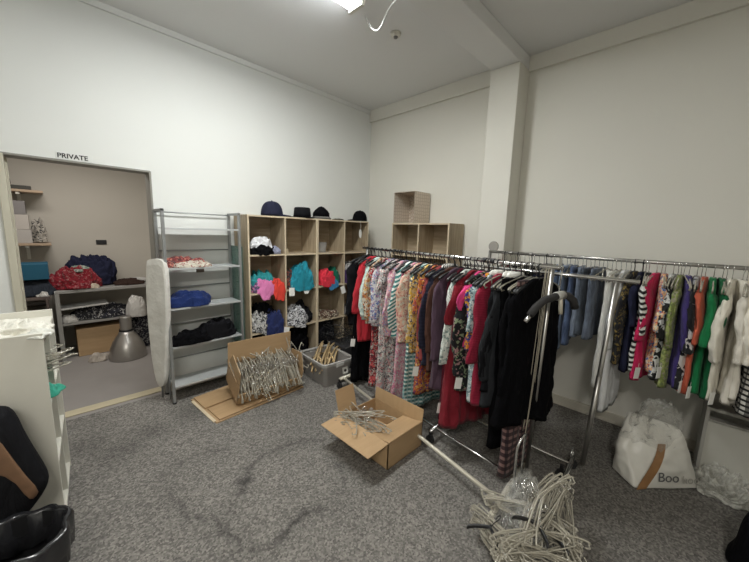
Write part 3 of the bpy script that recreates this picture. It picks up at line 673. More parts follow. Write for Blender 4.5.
# padded arm hanger on the near end of the front rail, with its cord loops
th = thing('padded_hanger', 'black foam padded wide hanger at near end of front rail', 'hanger', (1.955, .50, 1.43))
tubep('foam_arm', [(-.20, .07, -.235), (-.16, .06, -.20), (-.10, .04, -.165), (-.03, .0, -.145)], .020, M_foam, th)
tubep('foam_arm', [(.03, -.01, -.143), (.07, -.03, -.15), (.10, -.05, -.175), (.12, -.06, -.22)], .021, M_foam, th)
tubep('tip', [(-.235, .08, -.268), (-.195, .069, -.231)], .011, M_chrome, th, 'bare chrome tip')
tubep('hook', [(-.01, .0, .018), (.012, 0, .005), (.01, 0, -.02), (0, 0, -.13)], .004, M_chrome, th)
tubep('sleeve_joint', [(-.035, .003, -.145), (.035, -.012, -.143)], .024, solid('pale_joint', (.5, .49, .46), .3, .4), th, 'pale metal joint')
tubep('stub', [(0, -.012, -.15), (.004, -.02, -.245)], .011, M_creammetal, th)
for i, (ax, ay) in enumerate(((-.045, .02), (-.01, .045), (.03, .03))):
    b0 = Vector((1.96 + ax, .53 + ay, 1.44))
    pts = [b0 + Vector((-.008, 0, -.02)), b0, b0 + Vector((.012, 0, -.02)), b0 + Vector((.014 + .01 * i, .01, -.35)), b0 + Vector((.03 + .01 * i, .03, -.9)), b0 + Vector((.04, .05, -1.15 + .05 * i)),
           b0 + Vector((.015, .03, -.9)), b0 + Vector((-.012, .01, -.35))]
    o = MB().tube(pts, .0021, 6, closed=True).build('cord_loop', solid('cord_beige', (.42, .38, .30), .7), smooth=True, sub=1)
    tag(o, ['left cord loop slung over the near end of front rail', 'middle cord loop slung over the near end of front rail', 'right cord loop slung over the near end of front rail'][i], 'cord', 'cream cord loops on the front rail')

# ------------------------------------------------------------------ cardboard boxes, tub
def tilt_dup(kind, label, n, fn, group, seed=0):
    rnd = random.Random(seed); root = None
    for i in range(n):
        loc, rot = fn(i, rnd)
        if root is None: root = hanger(kind, label, loc, rot, group)
        else: dup(root, loc, rot, label, group)

# flattened carton under the tilted box
th = thing('folded_carton', 'flattened brown cardboard carton lying on the carpet', 'cardboard', (.865, 2.62, 0), R(4))
MB().box(0, .88, 0, .54, .0, .012).build('cardboard_layer', M_card, th, bevel=.002)
MB().box(.03, .87, .01, .25, .014, .024).build('flap', M_card, th, bevel=.002, rot=(0, R(-1.0), 0))
MB().box(.02, .87, .27, .53, .014, .026).build('flap', M_card, th, bevel=.002, rot=(0, R(-1.2), 0))
MB().box(-.012, .012, .03, .5, .004, .012).build('cut_edge', M_edge, th, rot=(0, R(-8), 0))
# tilted open box
th = thing('cardboard_box', 'open cardboard box tipped forward and crammed with clear hangers', 'box', (1.08, 2.74, .03), (R(24), 0, R(-5)))
w_, d_, h_, k = .62, .33, .21, .006
MB().box(0, w_, 0, d_, 0, k).build('bottom', M_cardin, th)
MB().box(0, w_, 0, k, 0, h_ * .62).build('wall', M_card, th)
MB().box(0, w_, d_ - k, d_, 0, h_).build('wall', M_cardin, th)
MB().box(0, k, 0, d_, 0, h_).build('wall', M_cardin, th)
MB().box(w_ - k, w_, 0, d_, 0, h_).build('wall', M_cardin, th)
MB().box(0, w_, -k / 2, k / 2, 0, .20).build('flap', M_card, th, loc=(0, d_ - .003, h_), rot=(R(-20), 0, 0), bevel=.001)
MB().prism([(0, 0), (.0, .0), (.30, .0), (.24, .15), (.04, .17)], -.003, .003).build('flap', M_card, th, loc=(w_ - .003, .01, h_), rot=(0, R(22), R(90)))
MB().prism([(0, .0), (.30, .0), (.26, .13), (.04, .15)], -.003, .003).build('flap', M_card, th, loc=(.003, .01, h_), rot=(0, R(-12), R(90)))
MB().box(0, w_, -k / 2, k / 2, -.02, 0).build('flap', M_card, th, loc=(0, 0, h_ * .62), rot=(R(40), 0, 0))
BM = Matrix.Translation((1.08, 2.74, .03)) @ Euler((R(24), 0, R(-5))).to_matrix().to_4x4()
def f_box(i, r):
    # arms stick out over the front lip: hanger x axis runs front-back in the box
    x = .02 + (w_ - .04) * (i + r.uniform(-.4, .4)) / 79
    m = BM @ Matrix.Translation((x, .13 + r.uniform(-.03, .03), .285 + r.uniform(-.03, .03))) @ Euler((R(r.uniform(-9, 9)), R(r.uniform(0, 24)), R(-90 + r.uniform(-12, 12)))).to_matrix().to_4x4()
    return m.to_translation(), m.to_euler()
tilt_dup('clear', 'clear plastic hanger packed among others in the tipped cardboard box', 80, f_box, 'clear hangers in the tipped box', 1)
def f_box2(i, r):
    m = BM @ Matrix.Translation((r.uniform(.08, w_ - .08), r.uniform(.06, .22), r.uniform(.18, .27))) @ Euler((R(r.uniform(60, 110)), R(r.uniform(-40, 40)), R(r.uniform(0, 360)))).to_matrix().to_4x4()
    return m.to_translation(), m.to_euler()
tilt_dup('clear', 'clear plastic hanger lying loose across the tipped cardboard box', 12, f_box2, 'loose clear hangers over the tipped box', 2)

# box under the front rail
th = thing('cardboard_box', 'open cardboard box with spread flaps under the front rail', 'box', (1.505, 1.30, 0), R(0))
w_, d_, h_ = .385, .50, .19
MB().box(0, w_, 0, d_, .001, k).build('bottom', M_cardin, th)
MB().box(0, w_, 0, k, 0, h_).build('wall', M_card, th)
MB().box(0, w_, d_ - k, d_, 0, h_).build('wall', M_card, th)
MB().box(0, k, 0, d_, 0, h_).build('wall', M_card, th)
MB().box(w_ - k, w_, 0, d_, 0, h_).build('wall', M_card, th)
MB().box(-.19, 0, 0, d_, 0, .005).build('flap', M_card, th, loc=(0, 0, h_), rot=(0, R(-3), 0), bevel=.001)
MB().box(0, .10, 0, d_, 0, .005).build('flap', M_card, th, loc=(w_, 0, h_), rot=(0, R(-84), 0), bevel=.001)
MB().box(0.01, w_ - .01, 0, .185, 0, .005).build('flap', M_card, th, loc=(0, .0, h_ + .003), rot=(R(-9), 0, 0), bevel=.001)
MB().box(-.02, w_ - .22, -.005, 0, 0, .19).build('flap', M_card, th, loc=(0, d_, h_), rot=(R(-16), 0, 0), bevel=.001)
def f_big(i, r):
    return Vector((1.56 + r.uniform(.0, .16), 1.64 + r.uniform(-.05, .08), .16 + .10 * r.random())), Euler((R(r.uniform(40, 100)), R(r.uniform(-25, 25)), R(95 + r.uniform(-30, 30))))
tilt_dup('clear', 'grey clear hanger tangled in the box under the front rail', 20, f_big, 'tangled hangers in the box under the rail', 3)

# translucent tub
m_tub = solid('translucent_tub_plastic', (.42, .40, .38), .35, 0, .5, trans=.25, alpha=.82)
th = thing('storage_tub', 'grey translucent plastic tub holding wooden hangers', 'tub', (2.06, 2.73, 0), R(-3))
def rrect(hx, hy, r, z, n=6):
    out = []
    for cx, cy, a0 in ((hx - r, hy - r, 0), (-hx + r, hy - r, 90), (-hx + r, -hy + r, 180), (hx - r, -hy + r, 270)):
        for i in range(n + 1): a = R(a0 + 90 * i / n); out.append((cx + r * math.cos(a), cy + r * math.sin(a), z))
    return out
MB().rings([rrect(.15, .21, .04, .002), rrect(.185, .245, .045, .235), rrect(.18, .24, .045, .235), rrect(.146, .205, .04, .008)]).build('tub_body', m_tub, th, smooth=False)
MB().rings([rrect(.183, .243, .045, .232), rrect(.20, .26, .05, .232), rrect(.203, .263, .05, .262), rrect(.19, .25, .048, .266), rrect(.183, .243, .045, .25)], False).build('rim', solid('tub_rim', (.47, .46, .44), .35), th)
for s in (-1, 1): MB().box(-.05, .05, s * .262 - .006, s * .262 + .006, .21, .25).build('handle', solid('tub_rim', (.47, .46, .44), .35), th, bevel=.004)
o = MB().box(-.035, .035, -.0015, .0015, -.035, .035).build('sticker', M_tag, th, loc=(.08, -.244, .14), rot=(R(-8), 0, 0)); o['label'] = 'pale square sticker'
MB().lathe([(0, 0), (.016, 0), (.016, .0015), (0, .0015)], 16).build('sticker_mark', M_black, o, rot=(R(90), 0, 0), loc=(0, -.0015, 0))
def f_tub(i, r):
    return Vector((2.06 + r.uniform(-.10, .12), 2.76 + r.uniform(-.06, .1), .33 + r.uniform(-.02, .05))), Euler((R(r.uniform(-20, 20)), R(r.uniform(-35, 10)), R(50 + r.uniform(-25, 25))))
tilt_dup('wood', 'wooden hanger lying in the grey plastic tub', 15, f_tub, 'wooden hangers in the tub', 4)
def f_wire(i, r):
    return Vector((2.50 + r.uniform(-.10, .10), 2.86 + r.uniform(-.08, .08), .50 + r.uniform(-.12, .10))), Euler((R(r.uniform(-25, 25)), R(r.uniform(-30, 30)), R(-40 + r.uniform(-30, 30))))
tag(MB().box(2.32, 2.72, 2.72, 3.04, 0, .27).build('crate', solid('dark_crate', (.03, .03, .032), .5), bevel=.01), 'dark low crate on floor under the black wire hangers', 'crate')
tilt_dup('wire', 'black wire hanger tangled in the bunch beside the tub', 22, f_wire, 'black wire hangers beside the tub', 5)

# hanger pile on the floor
def f_pile(i, r):
    B = [((1.50, .50, .20), (70, 10, 165)), ((1.56, .42, .26), (58, -8, 140)), ((1.64, .40, .22), (75, 15, 205)), ((1.53, .36, .16), (82, -12, 120)), ((1.68, .46, .30), (35, 5, 95)), ((1.60, .48, .36), (50, 20, 175)), ((1.52, .42, .12), (88, 0, 60))]
    (bx, by, bz), (a, b_, c) = B[i % 7]; k_ = i // 7
    e = Euler((R(a + r.uniform(-7, 7)), R(b_ + r.uniform(-9, 9)), R(c + r.uniform(-9, 9))))
    off = e.to_matrix() @ Vector((0, .0085 * (k_ - 6), 0))
    return Vector((bx, by, bz)) + off + Vector((r.uniform(-.012, .012), r.uniform(-.012, .012), 0)), e
tilt_dup('clear', 'clear plastic hanger heaped in the pile by the rack foot', 98, f_pile, 'clear hangers in the floor pile', 6)
def f_pilew(i, r):
    return Vector(((1.50, .53, .20), (1.60, .36, .27), (1.66, .34, .2))[i]), Euler((R(85 + r.uniform(-10, 10)), R(r.uniform(-10, 10)), R(95 + r.uniform(-20, 20))))
tilt_dup('black', 'black hanger mixed into the clear pile by the rack foot', 3, f_pilew, 'black hangers in the floor pile', 8)
for o in C.objects:
    if o.get('group') == 'black hangers in the floor pile': o.scale = (.4, 1, 1)
def bag_mesh(w, d, h, seed, amp=.2, fr=9):
    return heap_mesh(w, d, h, seed, 0, amp=amp, fr=fr, nu=40, nv=18)
o = bag_mesh(.40, .26, .34, 11).build('plastic_bag', M_film, None, smooth=True, loc=(1.63, .46, .01), rot=(0, 0, .3)); tag(o, 'clear plastic bag around the hanger pile by the rack foot', 'bag')
o = bag_mesh(.20, .18, .20, 13).build('plastic_bag', M_film, None, smooth=True, loc=(1.90, .55, .01)); tag(o, 'crumpled clear bag standing just behind the hanger pile', 'bag')

# ------------------------------------------------------------------ things on the cube shelves
def cell(cx, cr, fx=.5, dy=.12): # centre x of a cell and shelf height
    base = [1.395 + .21, 1.395 + .61, 2.218 + .21, 2.218 + .61][cx]; z = [1.34, .945, .525, .085][cr]
    return base + (fx - .5) * .38, CY + dy, z
def cl(name, label, cat, cx, cr, fx, dy, w, d, h, mat, seed, drape=0, dz=0, edge=None, **kw):
    w *= 1.12; h *= 1.2; kw.setdefault('amp', .42); kw.setdefault('fr', 9.0)
    x, y, z = cell(cx, cr, fx, dy)
    if drape: edge = dy + .006
    return heap(name, label, cat, (x, y, z + dz + .001), w, d, h, mat, seed, drape, edge=edge, **kw)
cl('folded_shirt', 'black top under a white one in the top left cube', 'top', 0, 0, .42, .10, .25, .24, .075, BLK, 201, .02)
cl('crumpled_shirt', 'white shirt bunched on black top in the top left cube', 'shirt', 0, 0, .42, .12, .19, .20, .09, P(.72, .72, .74), 202, dz=.055)
cl('folded_shirt', 'grey-blue top at the right of the top left cube', 'top', 0, 0, .82, .12, .13, .22, .06, P(.26, .27, .36), 203)
cl('crumpled_blouse', 'teal top lying at the back of second-row left cube', 'top', 0, 1, .52, .16, .26, .22, .17, P(.03, .28, .30), 204)
cl('crumpled_blouse', 'dark print top at left under the pink one', 'top', 0, 1, .28, .10, .15, .2, .10, F((.14, .08, .2), (.3, .25, .35), (.05, .05, .05)), 205, .04)
cl('crumpled_blouse', 'pink top draped over the front of the left cube', 'top', 0, 1, .42, .08, .23, .30, .11, P(.72, .22, .46), 206, .10)
cl('crumpled_blouse', 'orange-red top draped beside the pink one', 'top', 0, 1, .80, .08, .15, .30, .10, P(.72, .06, .04), 207, .13)
cl('crumpled_blouse', 'turquoise top spilling out of the second-column cube', 'top', 1, 1, .58, .08, .28, .30, .20, P(.02, .27, .36), 208, .08)
cl('crumpled_blouse', 'black and red top beside the turquoise one', 'top', 1, 1, .17, .11, .14, .22, .16, F((.03, .03, .03), (.3, .06, .03), (.03, .03, .04)), 209)
cl('crumpled_blouse', 'white cloth hanging below the turquoise top', 'top', 1, 1, .66, .05, .11, .22, .03, WHT, 210, .10)
cl('crumpled_blouse', 'red top bunched in the third-column cube', 'top', 2, 1, .38, .10, .24, .26, .15, P(.66, .035, .06), 211, .04)
cl('crumpled_blouse', 'blue top trailing below the red one', 'top', 2, 1, .55, .07, .24, .24, .05, P(.04, .20, .38), 212, .12)
cl('crumpled_blouse', 'green top behind the red one', 'top', 2, 1, .80, .14, .15, .22, .14, P(.01, .13, .08), 213)
cl('crumpled_blouse', 'dark purple top in the corner cube', 'top', 3, 1, .25, .1, .22, .22, .11, P(.06, .03, .10), 214, .02)
cl('crumpled_shirt', 'white and black scarf bunched in the corner cube', 'scarf', 3, 1, .35, .12, .25, .2, .12, F((.7, .68, .68), (.05, .05, .05), (.6, .6, .62)), 215, dz=.09)
cl('crumpled_blouse', 'black top at the back of third-row left cube', 'top', 0, 2, .5, .16, .28, .22, .22, BLK2, 216)
cl('crumpled_blouse', 'black and white print top at left in third row', 'top', 0, 2, .30, .09, .19, .28, .15, F((.5, .5, .5), (.04, .04, .04), (.68, .66, .62), (.1, .1, .1)), 217, .05)
cl('crumpled_blouse', 'navy top draped beside the black and white print', 'top', 0, 2, .70, .08, .21, .30, .15, P(.02, .03, .11), 218, .14)
cl('crumpled_blouse', 'black top at the right of third-row second cube', 'top', 1, 2, .70, .13, .24, .25, .16, BLK2, 219)
cl('crumpled_blouse', 'zebra print top draped in the third-row second cube', 'top', 1, 2, .42, .08, .24, .30, .15, F((.62, .62, .64), (.04, .04, .05), (.7, .7, .72), (.15, .15, .15)), 220, .06)
cl('folded_shirt', 'brown and cream top in the third-row third cube', 'top', 2, 2, .45, .11, .30, .24, .07, F((.10, .05, .035), (.5, .43, .33), (.06, .04, .03)), 221)
cl('folded_shirt', 'grey knit top in the third-row corner cube', 'top', 3, 2, .4, .11, .3, .24, .1, P(.2, .19, .19), 222)
cl('crumpled_blouse', 'black bundle in the bottom left cube', 'top', 0, 3, .5, .12, .30, .26, .36, BLK, 223)
cl('crumpled_blouse', 'black bundle in the bottom second cube', 'top', 1, 3, .5, .12, .30, .26, .34, BLK3, 224)
cl('crumpled_blouse', 'black bundle in the bottom third cube', 'top', 2, 3, .4, .12, .32, .26, .30, BLK2, 225)
for i, (x, z) in enumerate(((1.775, .50), (1.845, .93), (1.56, .40), (2.57, .875))):
    o = MB().box(-.033, .033, -.001, .001, -.045, .045).tube([(0, 0, .045), (.004, .004, .075)], .0008, 4).build('swing_tag', M_tag, loc=(x, CY - .055, z), rot=(R(-8), R(14 - 9 * i), 0))
    tag(o, ['white square swing tag beside the navy draped top', 'white square swing tag between pink and turquoise tops', 'white narrow swing tag below the black and white print', 'white swing tag below the trailing blue top'][i], 'tag')
x, y, z = cell(1, 0, .1, .12)
tag(MB().box(-.03, .03, -.05, .05, 0, .05).build('small_box', M_edge, loc=(x, y, z), bevel=.004), 'small pale box in the second top cube', 'box')
x, y, z = cell(2, 0, .25, .14)
th = thing('glass_jar', 'clear plastic tub in the third top cube', 'container', (x, y, z))
MB().rings([rrect(.075, .06, .02, .001), rrect(.085, .07, .02, .12), rrect(.08, .065, .02, .12), rrect(.07, .055, .02, .005)]).build('jar_body', m_tub, th)
MB().box(-.03, .03, -.062, -.060, .03, .09).build('paper_label', M_tag, th)
# hats
ZH = 1.736
def cap(label, loc, rotz, mat, s=1.0):
    th = thing('baseball_cap', label, 'hat', loc, (0, 0, rotz))
    rg = []
    for j in range(11):
        ph = PI / 2 * j / 10
        rg.append([(.09 * s * math.cos(a) * math.cos(ph) ** .7, .075 * s * math.sin(a) * math.cos(ph) ** .7, .008 + .115 * s * math.sin(ph)) for a in [2 * PI * k / 28 for k in range(28)]])
    MB().rings(rg).build('crown', mat, th, smooth=True)
    br = []
    for j in range(7):
        q = j / 6; br.append([(s * (.075 + .085 * q - .05 * (yy * yy)), s * .078 * yy * (1 - .25 * q), .012 - .012 * q + .012 * (1 - yy * yy)) for yy in [(-1 + 2 * i / 12) for i in range(13)]])
    b2 = MB(); vs = [p for r_ in br for p in r_]; b2.add(vs, [(j * 13 + i, j * 13 + i + 1, (j + 1) * 13 + i + 1, (j + 1) * 13 + i) for j in range(6) for i in range(12)])
    b2.build('brim', mat, th, smooth=True, solid=.006)
    MB().lathe([(0, .128 * s), (.008, .126 * s), (.009, .120 * s), (0, .12 * s)], 12).build('button', mat, th)
    return th
c = cap('navy baseball cap on left end of the cube shelf', (1.72, 3.24, ZH), R(-14), D(.022, .024, .045), 1.28)
th = thing('fedora_hat', 'black flat-topped fedora on the cube shelf', 'hat', (2.10, 3.25, ZH))
MB().lathe([(.0, .002), (.145, .002), (.155, .012), (.145, .012), (.1, .01), (0, .01)], 36).build('brim', BLK2, th, smooth=False)
MB().lathe([(.098, .008), (.096, .05), (.09, .11), (.08, .118), (.04, .105), (0, .10)], 36).build('crown', BLK2, th, smooth=True)
MB().lathe([(.1, .01), (.099, .034), (.096, .036), (.096, .01)], 36).build('hat_band', BLK3, th)
th = thing('felt_hat', 'black pointed felt hat with grey brim on cube shelf', 'hat', (2.365, 3.25, ZH))
MB().lathe([(0, .002), (.115, .002), (.12, .014), (.10, .03), (0, .03)], 36).build('brim', P(.16, .155, .145), th, smooth=False)['label'] = 'grey brim'
MB().lathe([(.10, .028), (.099, .07), (.075, .105), (.035, .14), (.01, .15), (0, .151)], 36).build('crown', BLK, th, smooth=True)
o = heap('glove', 'flat black glove on the cube shelf beside the pointed hat', 'glove', (2.60, 3.22, ZH), .16, .10, .018, BLK, 301)
c = cap('black cap facing the wall on corner end of cube shelf', (2.98, 3.23, ZH), R(172), BLK, 1.15)
th = thing('swing_tag', 'oval cream tag on string hanging from the corner shelf top', 'tag', (2.88, CY - .008, 1.735))
MB().tube([(0, 0, .004), (0, -.006, 0), (0, -.006, -.10)], .0015, 5).build('string', M_tag, th)
MB().rings([[(.022 * math.cos(a), y_, -.16 + .055 * math.sin(a)) for a in [2 * PI * k / 20 for k in range(20)]] for y_ in (-.008, -.004)]).build('tag_card', M_tag, th)
# patterned box on the right cube shelf, opening towards the room
def lattice():
    m, n, b = nt('beige_lattice_print')
    co = objco(n, (1, 1, 1), (R(45), 0, 0)); co2 = objco(n, (1, 1, 1), (R(-45), 0, 0))
    v = tex(n, 'Voronoi', objco(n), Scale=26.0, feature='DISTANCE_TO_EDGE', Randomness=.35)
    n.links.new(ramp(n, v.outputs[0], [(0, (.36, .28, .21)), (.10, (.62, .54, .45))]), b.inputs['Base Color']); b.inputs['Roughness'].default_value = .8
    return m
M_lat = lattice()
th = thing('storage_box', 'beige patterned fabric cube box lying open on right cube shelf', 'box', (3.065, 2.385, 1.722))
S = .32; k = .006; HB = .365
MB().box(0, .30, 0, S, 0, k).build('panel', M_lat, th); MB().box(0, .30, 0, S, HB - k, HB).build('panel', M_lat, th)
MB().box(0, .30, 0, k, k, HB - k).build('panel', M_lat, th); MB().box(0, .30, S - k, S, k, HB - k).build('panel', M_lat, th)
MB().box(.30 - k, .30, k, S - k, k, HB - k).build('base_panel', M_lat, th)
MB().tube([(0, .003, .003), (0, S - .003, .003), (0, S - .003, HB - .003), (0, .003, HB - .003)], .005, 6, closed=True).build('piping', solid('beige_piping', (.45, .38, .3), .8), th)

# ------------------------------------------------------------------ things on the silver shelf
heap('folded_blouse', 'cream blouse with dark red edge on second silver shelf', 'blouse', (.95, 3.28, 1.236), .34, .22, .05, F((.55, .5, .42), (.62, .58, .5), (.25, .07, .06)), 401)
heap('folded_shirt', 'dark red top behind the cream blouse on silver shelf', 'top', (.87, 3.32, 1.236), .36, .18, .09, F((.22, .05, .05), (.1, .05, .05), (.5, .2, .15)), 402)
heap('folded_shirt', 'royal blue top folded on the third silver shelf', 'top', (.90, 3.28, .879), .36, .24, .13, P(.012, .028, .12), 403, amp=.2)
heap('crumpled_blouse', 'black top spread over the fourth silver shelf left part', 'top', (.88, 3.26, .529), .36, .22, .12, BLK, 404)
heap('crumpled_blouse', 'black top spread over the fourth silver shelf right part', 'top', (1.12, 3.27, .529), .40, .24, .16, BLK2, 405, .02)
tag(MB().box(1.362, 1.370, 3.19, 3.45, 0, 1.42).build('glass_board', solid('greenish_glass', (.22, .42, .36), .1, 0, .8, trans=.5, alpha=.7), bevel=.001), 'narrow greenish glass panel standing between silver shelf and cube shelf', 'panel')
# ironing board leaning between doorway and silver shelf
th = thing('ironing_board', 'white covered ironing board leaning beside silver shelf', 'ironing board', (.643, 3.30, .0), (0, R(1), R(-64)))
poly = [(-.13, 1.31), (.08, 1.33), (.15, 1.28), (.17, 1.10), (.165, .75), (.13, .40), (.08, .16), (-.05, .15), (-.12, .45), (-.16, .80), (-.165, 1.1), (-.14, 1.27)]
for _ in range(2):
    q = []
    for i in range(len(poly)):
        a_, c_ = poly[i], poly[(i + 1) % len(poly)]; q += [(a_[0] * .75 + c_[0] * .25, a_[1] * .75 + c_[1] * .25), (a_[0] * .25 + c_[0] * .75, a_[1] * .25 + c_[1] * .75)]
    poly = q
o = MB().rings([[(x * q * .72 + .03 * (z - .7), y_, .7 + (z - .7) * q) for x, z in poly] for y_, q in ((-.028, .92), (-.02, 1), (.012, 1), (.02, .96))])
m_, n_, b_ = nt('white_board_cover'); t_ = tex(n_, 'Noise', objco(n_), Scale=9.0, Detail=5.0); n_.links.new(ramp(n_, t_.outputs[0], [(.4, (.72, .70, .65)), (.65, (.82, .80, .75))]), b_.inputs['Base Color']); bump(n_, b_, t_.outputs[0], .6, .03)
o.build('cover', m_, th, smooth=False, bevel=.004)
tubep('leg', [(-.05, .03, .02), (-.02, .035, .9)], .009, M_metal, th); tubep('leg', [(.05, .03, .02), (.02, .035, .9)], .009, M_metal, th)

# ------------------------------------------------------------------ things on the white unit
heap('crumpled_cloth', 'white cloth spread on top of the white unit', 'cloth', (-.19, 2.42, 1.031), .38, .36, .05, P(.78, .76, .68), 501, amp=.5, fr=9)
heap('crumpled_cloth', 'small white cloth hanging at corner of the white unit top', 'cloth', (-.07, 2.26, 1.045), .12, .16, .03, P(.70, .70, .64), 502, amp=.4)
def f_wu(i, r): return Vector((-.17 + r.uniform(-.02, .03), 2.38 + r.uniform(-.06, .06), .80 + r.uniform(-.03, .1))), Euler((R(90 + r.uniform(-20, 20)), R(r.uniform(-12, 12)), R(0 + r.uniform(-14, 14))))
tilt_dup('clear', 'pale hanger poking out of the white unit side', 9, f_wu, 'pale hangers in the white unit', 9)
heap('folded_shirt', 'green cloth in the white unit under the pale hangers', 'cloth', (-.09, 2.36, .702), .2, .2, .05, P(.05, .35, .25), 503)
# black bag with tan stripe
poly = [(-.33, .80), (-.205, .79), (-.165, .755), (-.14, .61), (-.085, .40), (-.085, .36), (-.13, .285), (-.23, .18), (-.36, .12)]
th = thing('tote_bag', 'black bag with a tan stripe leaning on the white unit', 'bag', (0, 0, 0))
def poly_blob(poly, y, d, bulge=.5):
    cx = sum(p[0] for p in poly) / len(poly); cz = sum(p[1] for p in poly) / len(poly)
    rings = []
    for s, q in ((-1, .55), (-.85, .85), (-.5, .98), (0, 1), (.5, .98), (.85, .85), (1, .55)):
        rings.append([(cx + (x - cx) * q, y + s * d, cz + (z - cz) * q) for x, z in poly])
    return MB().rings(rings)
def smooth_poly(p, n=2):
    for _ in range(n):
        q = []
        for i in range(len(p)):
            a, b_ = p[i], p[(i + 1) % len(p)]; q += [(a[0] * .75 + b_[0] * .25, a[1] * .75 + b_[1] * .25), (a[0] * .25 + b_[0] * .75, a[1] * .25 + b_[1] * .75)]
        p = q
    return p
poly_blob(smooth_poly(poly, 2), 2.10, .07).build('bag_body', D(.014, .014, .016), th, smooth=True)
st = [(-.26, .70), (-.22, .695), (-.165, .50), (-.118, .365), (-.135, .33), (-.155, .34), (-.195, .47), (-.27, .55)]
o = poly_blob(smooth_poly(st, 1), 2.035, .012).build('stripe_panel', solid('tan_leather', (.20, .11, .06), .7, noisy=.3, scale=25), th, smooth=True); o['label'] = 'tan stripe'
# bin with liner
th = thing('waste_bin', 'black waste bin with black liner bag in lower left corner', 'bin', (-.19, 1.86, 0))
MB().lathe([(.12, 0), (.15, .28), (.155, .285), (.145, .285), (.115, .01), (0, .01)], 32).build('bin_body', M_black, th, smooth=False)
rg = []
for i, (r_, z) in enumerate([(.10, .16), (.138, .22), (.145, .29), (.158, .305), (.168, .28), (.165, .22), (.160, .14)]):
    rg.append([((r_ + (.008 * math.sin(a * 9) + .01 * noise.noise(Vector((math.cos(a) * 3, math.sin(a) * 3, i))))) * math.cos(a), (r_ + .008 * math.sin(a * 9)) * math.sin(a), z + .012 * math.sin(a * 3 + i * .3)) for a in [2 * PI * k / 60 for k in range(60)]])
MB().rings(rg, False).build('liner_bag', solid('black_liner_film', (.018, .018, .02), .22, 0, .7), th, smooth=True, solid=.002)
o = heap('rucksack', 'black bag partly seen at the lower right corner', 'bag', (2.36, -.585, 0), .55, .5, .42, BLK3, 520, amp=.15, fr=3)

# ------------------------------------------------------------------ white mailer bag on the right, clear bag round it
th = thing('mailing_bag', 'white printed mailing bag with brown tape on the carpet', 'bag', (2.76, .03, 0), R(-57))
# wedge shaped pouch: base quad narrowing to a leaning top ridge
A_, B_, C_, D_ = Vector((-.09, .20, 0)), Vector((-.22, .055, 0)), Vector((.095, -.245, 0)), Vector((.20, -.12, 0))
T1, T2 = Vector((.035, .15, .41)), Vector((.115, -.10, .37))
def wedge(s, t, edge):      # edge 0..3 = AB, BC, CD, DA ; t along the edge, s up
    tops = [(T1 + Vector((0, .015, 0)), T1 + Vector((-.018, -.01, .01))), (T1 + Vector((-.018, -.01, .01)), T2 + Vector((-.01, -.012, 0))), (T2 + Vector((-.01, -.012, 0)), T2 + Vector((.01, .01, 0))), (T2 + Vector((.01, .01, 0)), T1 + Vector((0, .015, 0)))]
    bs = [(A_, B_), (B_, C_), (C_, D_), (D_, A_)][edge]
    p = bs[0].lerp(bs[1], t).lerp(tops[edge][0].lerp(tops[edge][1], t), s)
    d = (bs[1] - bs[0]).normalized(); nrm = Vector((d.y, -d.x, 0)) * -1
    if nrm.dot((bs[0] + bs[1]) / 2 - Vector((0, 0, 0))) < 0: nrm = -nrm
    bul = .045 * math.sin(PI * min(1, s * 1.1)) * math.sin(PI * t) ** .6
    return p + nrm * bul, nrm
rg = []
for j in range(26):
    s_ = j / 25; row = []
    for e_ in range(4):
        for i_ in range(14):
            p, nn = wedge(s_, i_ / 14, e_)
            p = p + nn * (.016 * noise.noise(p * 9) + .012 * (.4 - abs(noise.noise(p * 16 + Vector((3, 3, 3)))) * 2)) * min(1, .25 + s_ * 2)
            row.append((p.x, p.y, max(.001, p.z)))
    rg.append(row)
th.rotation_euler = (0, 0, 0)
MB().rings(rg).build('bag_body', solid('white_mailer_plastic', (.74, .72, .66), .35, noisy=.04), th, smooth=True, sub=1)
def on_face(s_, t, out=.012):
    p, nn = wedge(s_, t, 1); return p + nn * out
vs = []
for q in range(9):
    u = q / 8; s_ = .02 + .66 * u; t_ = .02 + .36 * u
    vs += [on_face(s_, max(0, t_ - .005)), on_face(s_ + .02, t_ + .14)]
o = MB().add(vs, [(2 * i, 2 * i + 1, 2 * i + 3, 2 * i + 2) for i in range(8)]).build('tape', solid('brown_tape', (.30, .16, .07), .35, noisy=.35, scale=20), th, solid=.002); o['label'] = 'brown packing tape'
ex = (on_face(.2, .9) - on_face(.2, .3)).normalized(); ey = (on_face(.38, .6) - on_face(.14, .6)); ey = (ey - ex * ey.dot(ex)).normalized(); ez = ex.cross(ey)
rm = Matrix((ex, ey, ez)).transposed().to_euler()
text('Boo', .085, solid('grey_print', (.13, .13, .13), .6), 'lettering', th, on_face(.17, .30, .02), rm, ext=.0006)
text('hoo', .070, solid('glare_pale_print', (.42, .40, .36), .6), 'lettering', th, on_face(.17, .68, .022), rm, ext=.0006)  # paler ink paints in the glare over these letters
o = bag_mesh(.44, .26, .45, 31, .25, 8).build('plastic_bag', M_film, None, smooth=True, loc=(2.83, .03, .0), rot=(0, 0, R(-57))); tag(o, 'clear plastic bag wrapped round the white mailing bag', 'bag')
heap('plastic_wrap', 'crumpled clear plastic wrap on carpet before the low cabinet', 'plastic', (2.98, -.33, 0), .36, .30, .13, film('white_film', (.72, .71, .64), .6), 33, amp=.6, fr=14)
th = thing('low_cabinet', 'low pale grey cabinet standing under the right end of tops', 'cabinet', (3.0, -.19, 0))
mg = solid('grey_laminate', (.36, .35, .32), .5)
MB().box(0, .37, -.95, 0, .50, .52).build('top_panel', mg, th, bevel=.002); MB().box(0, .37, -.018, 0, 0, .50).build('side_panel', mg, th, bevel=.001)
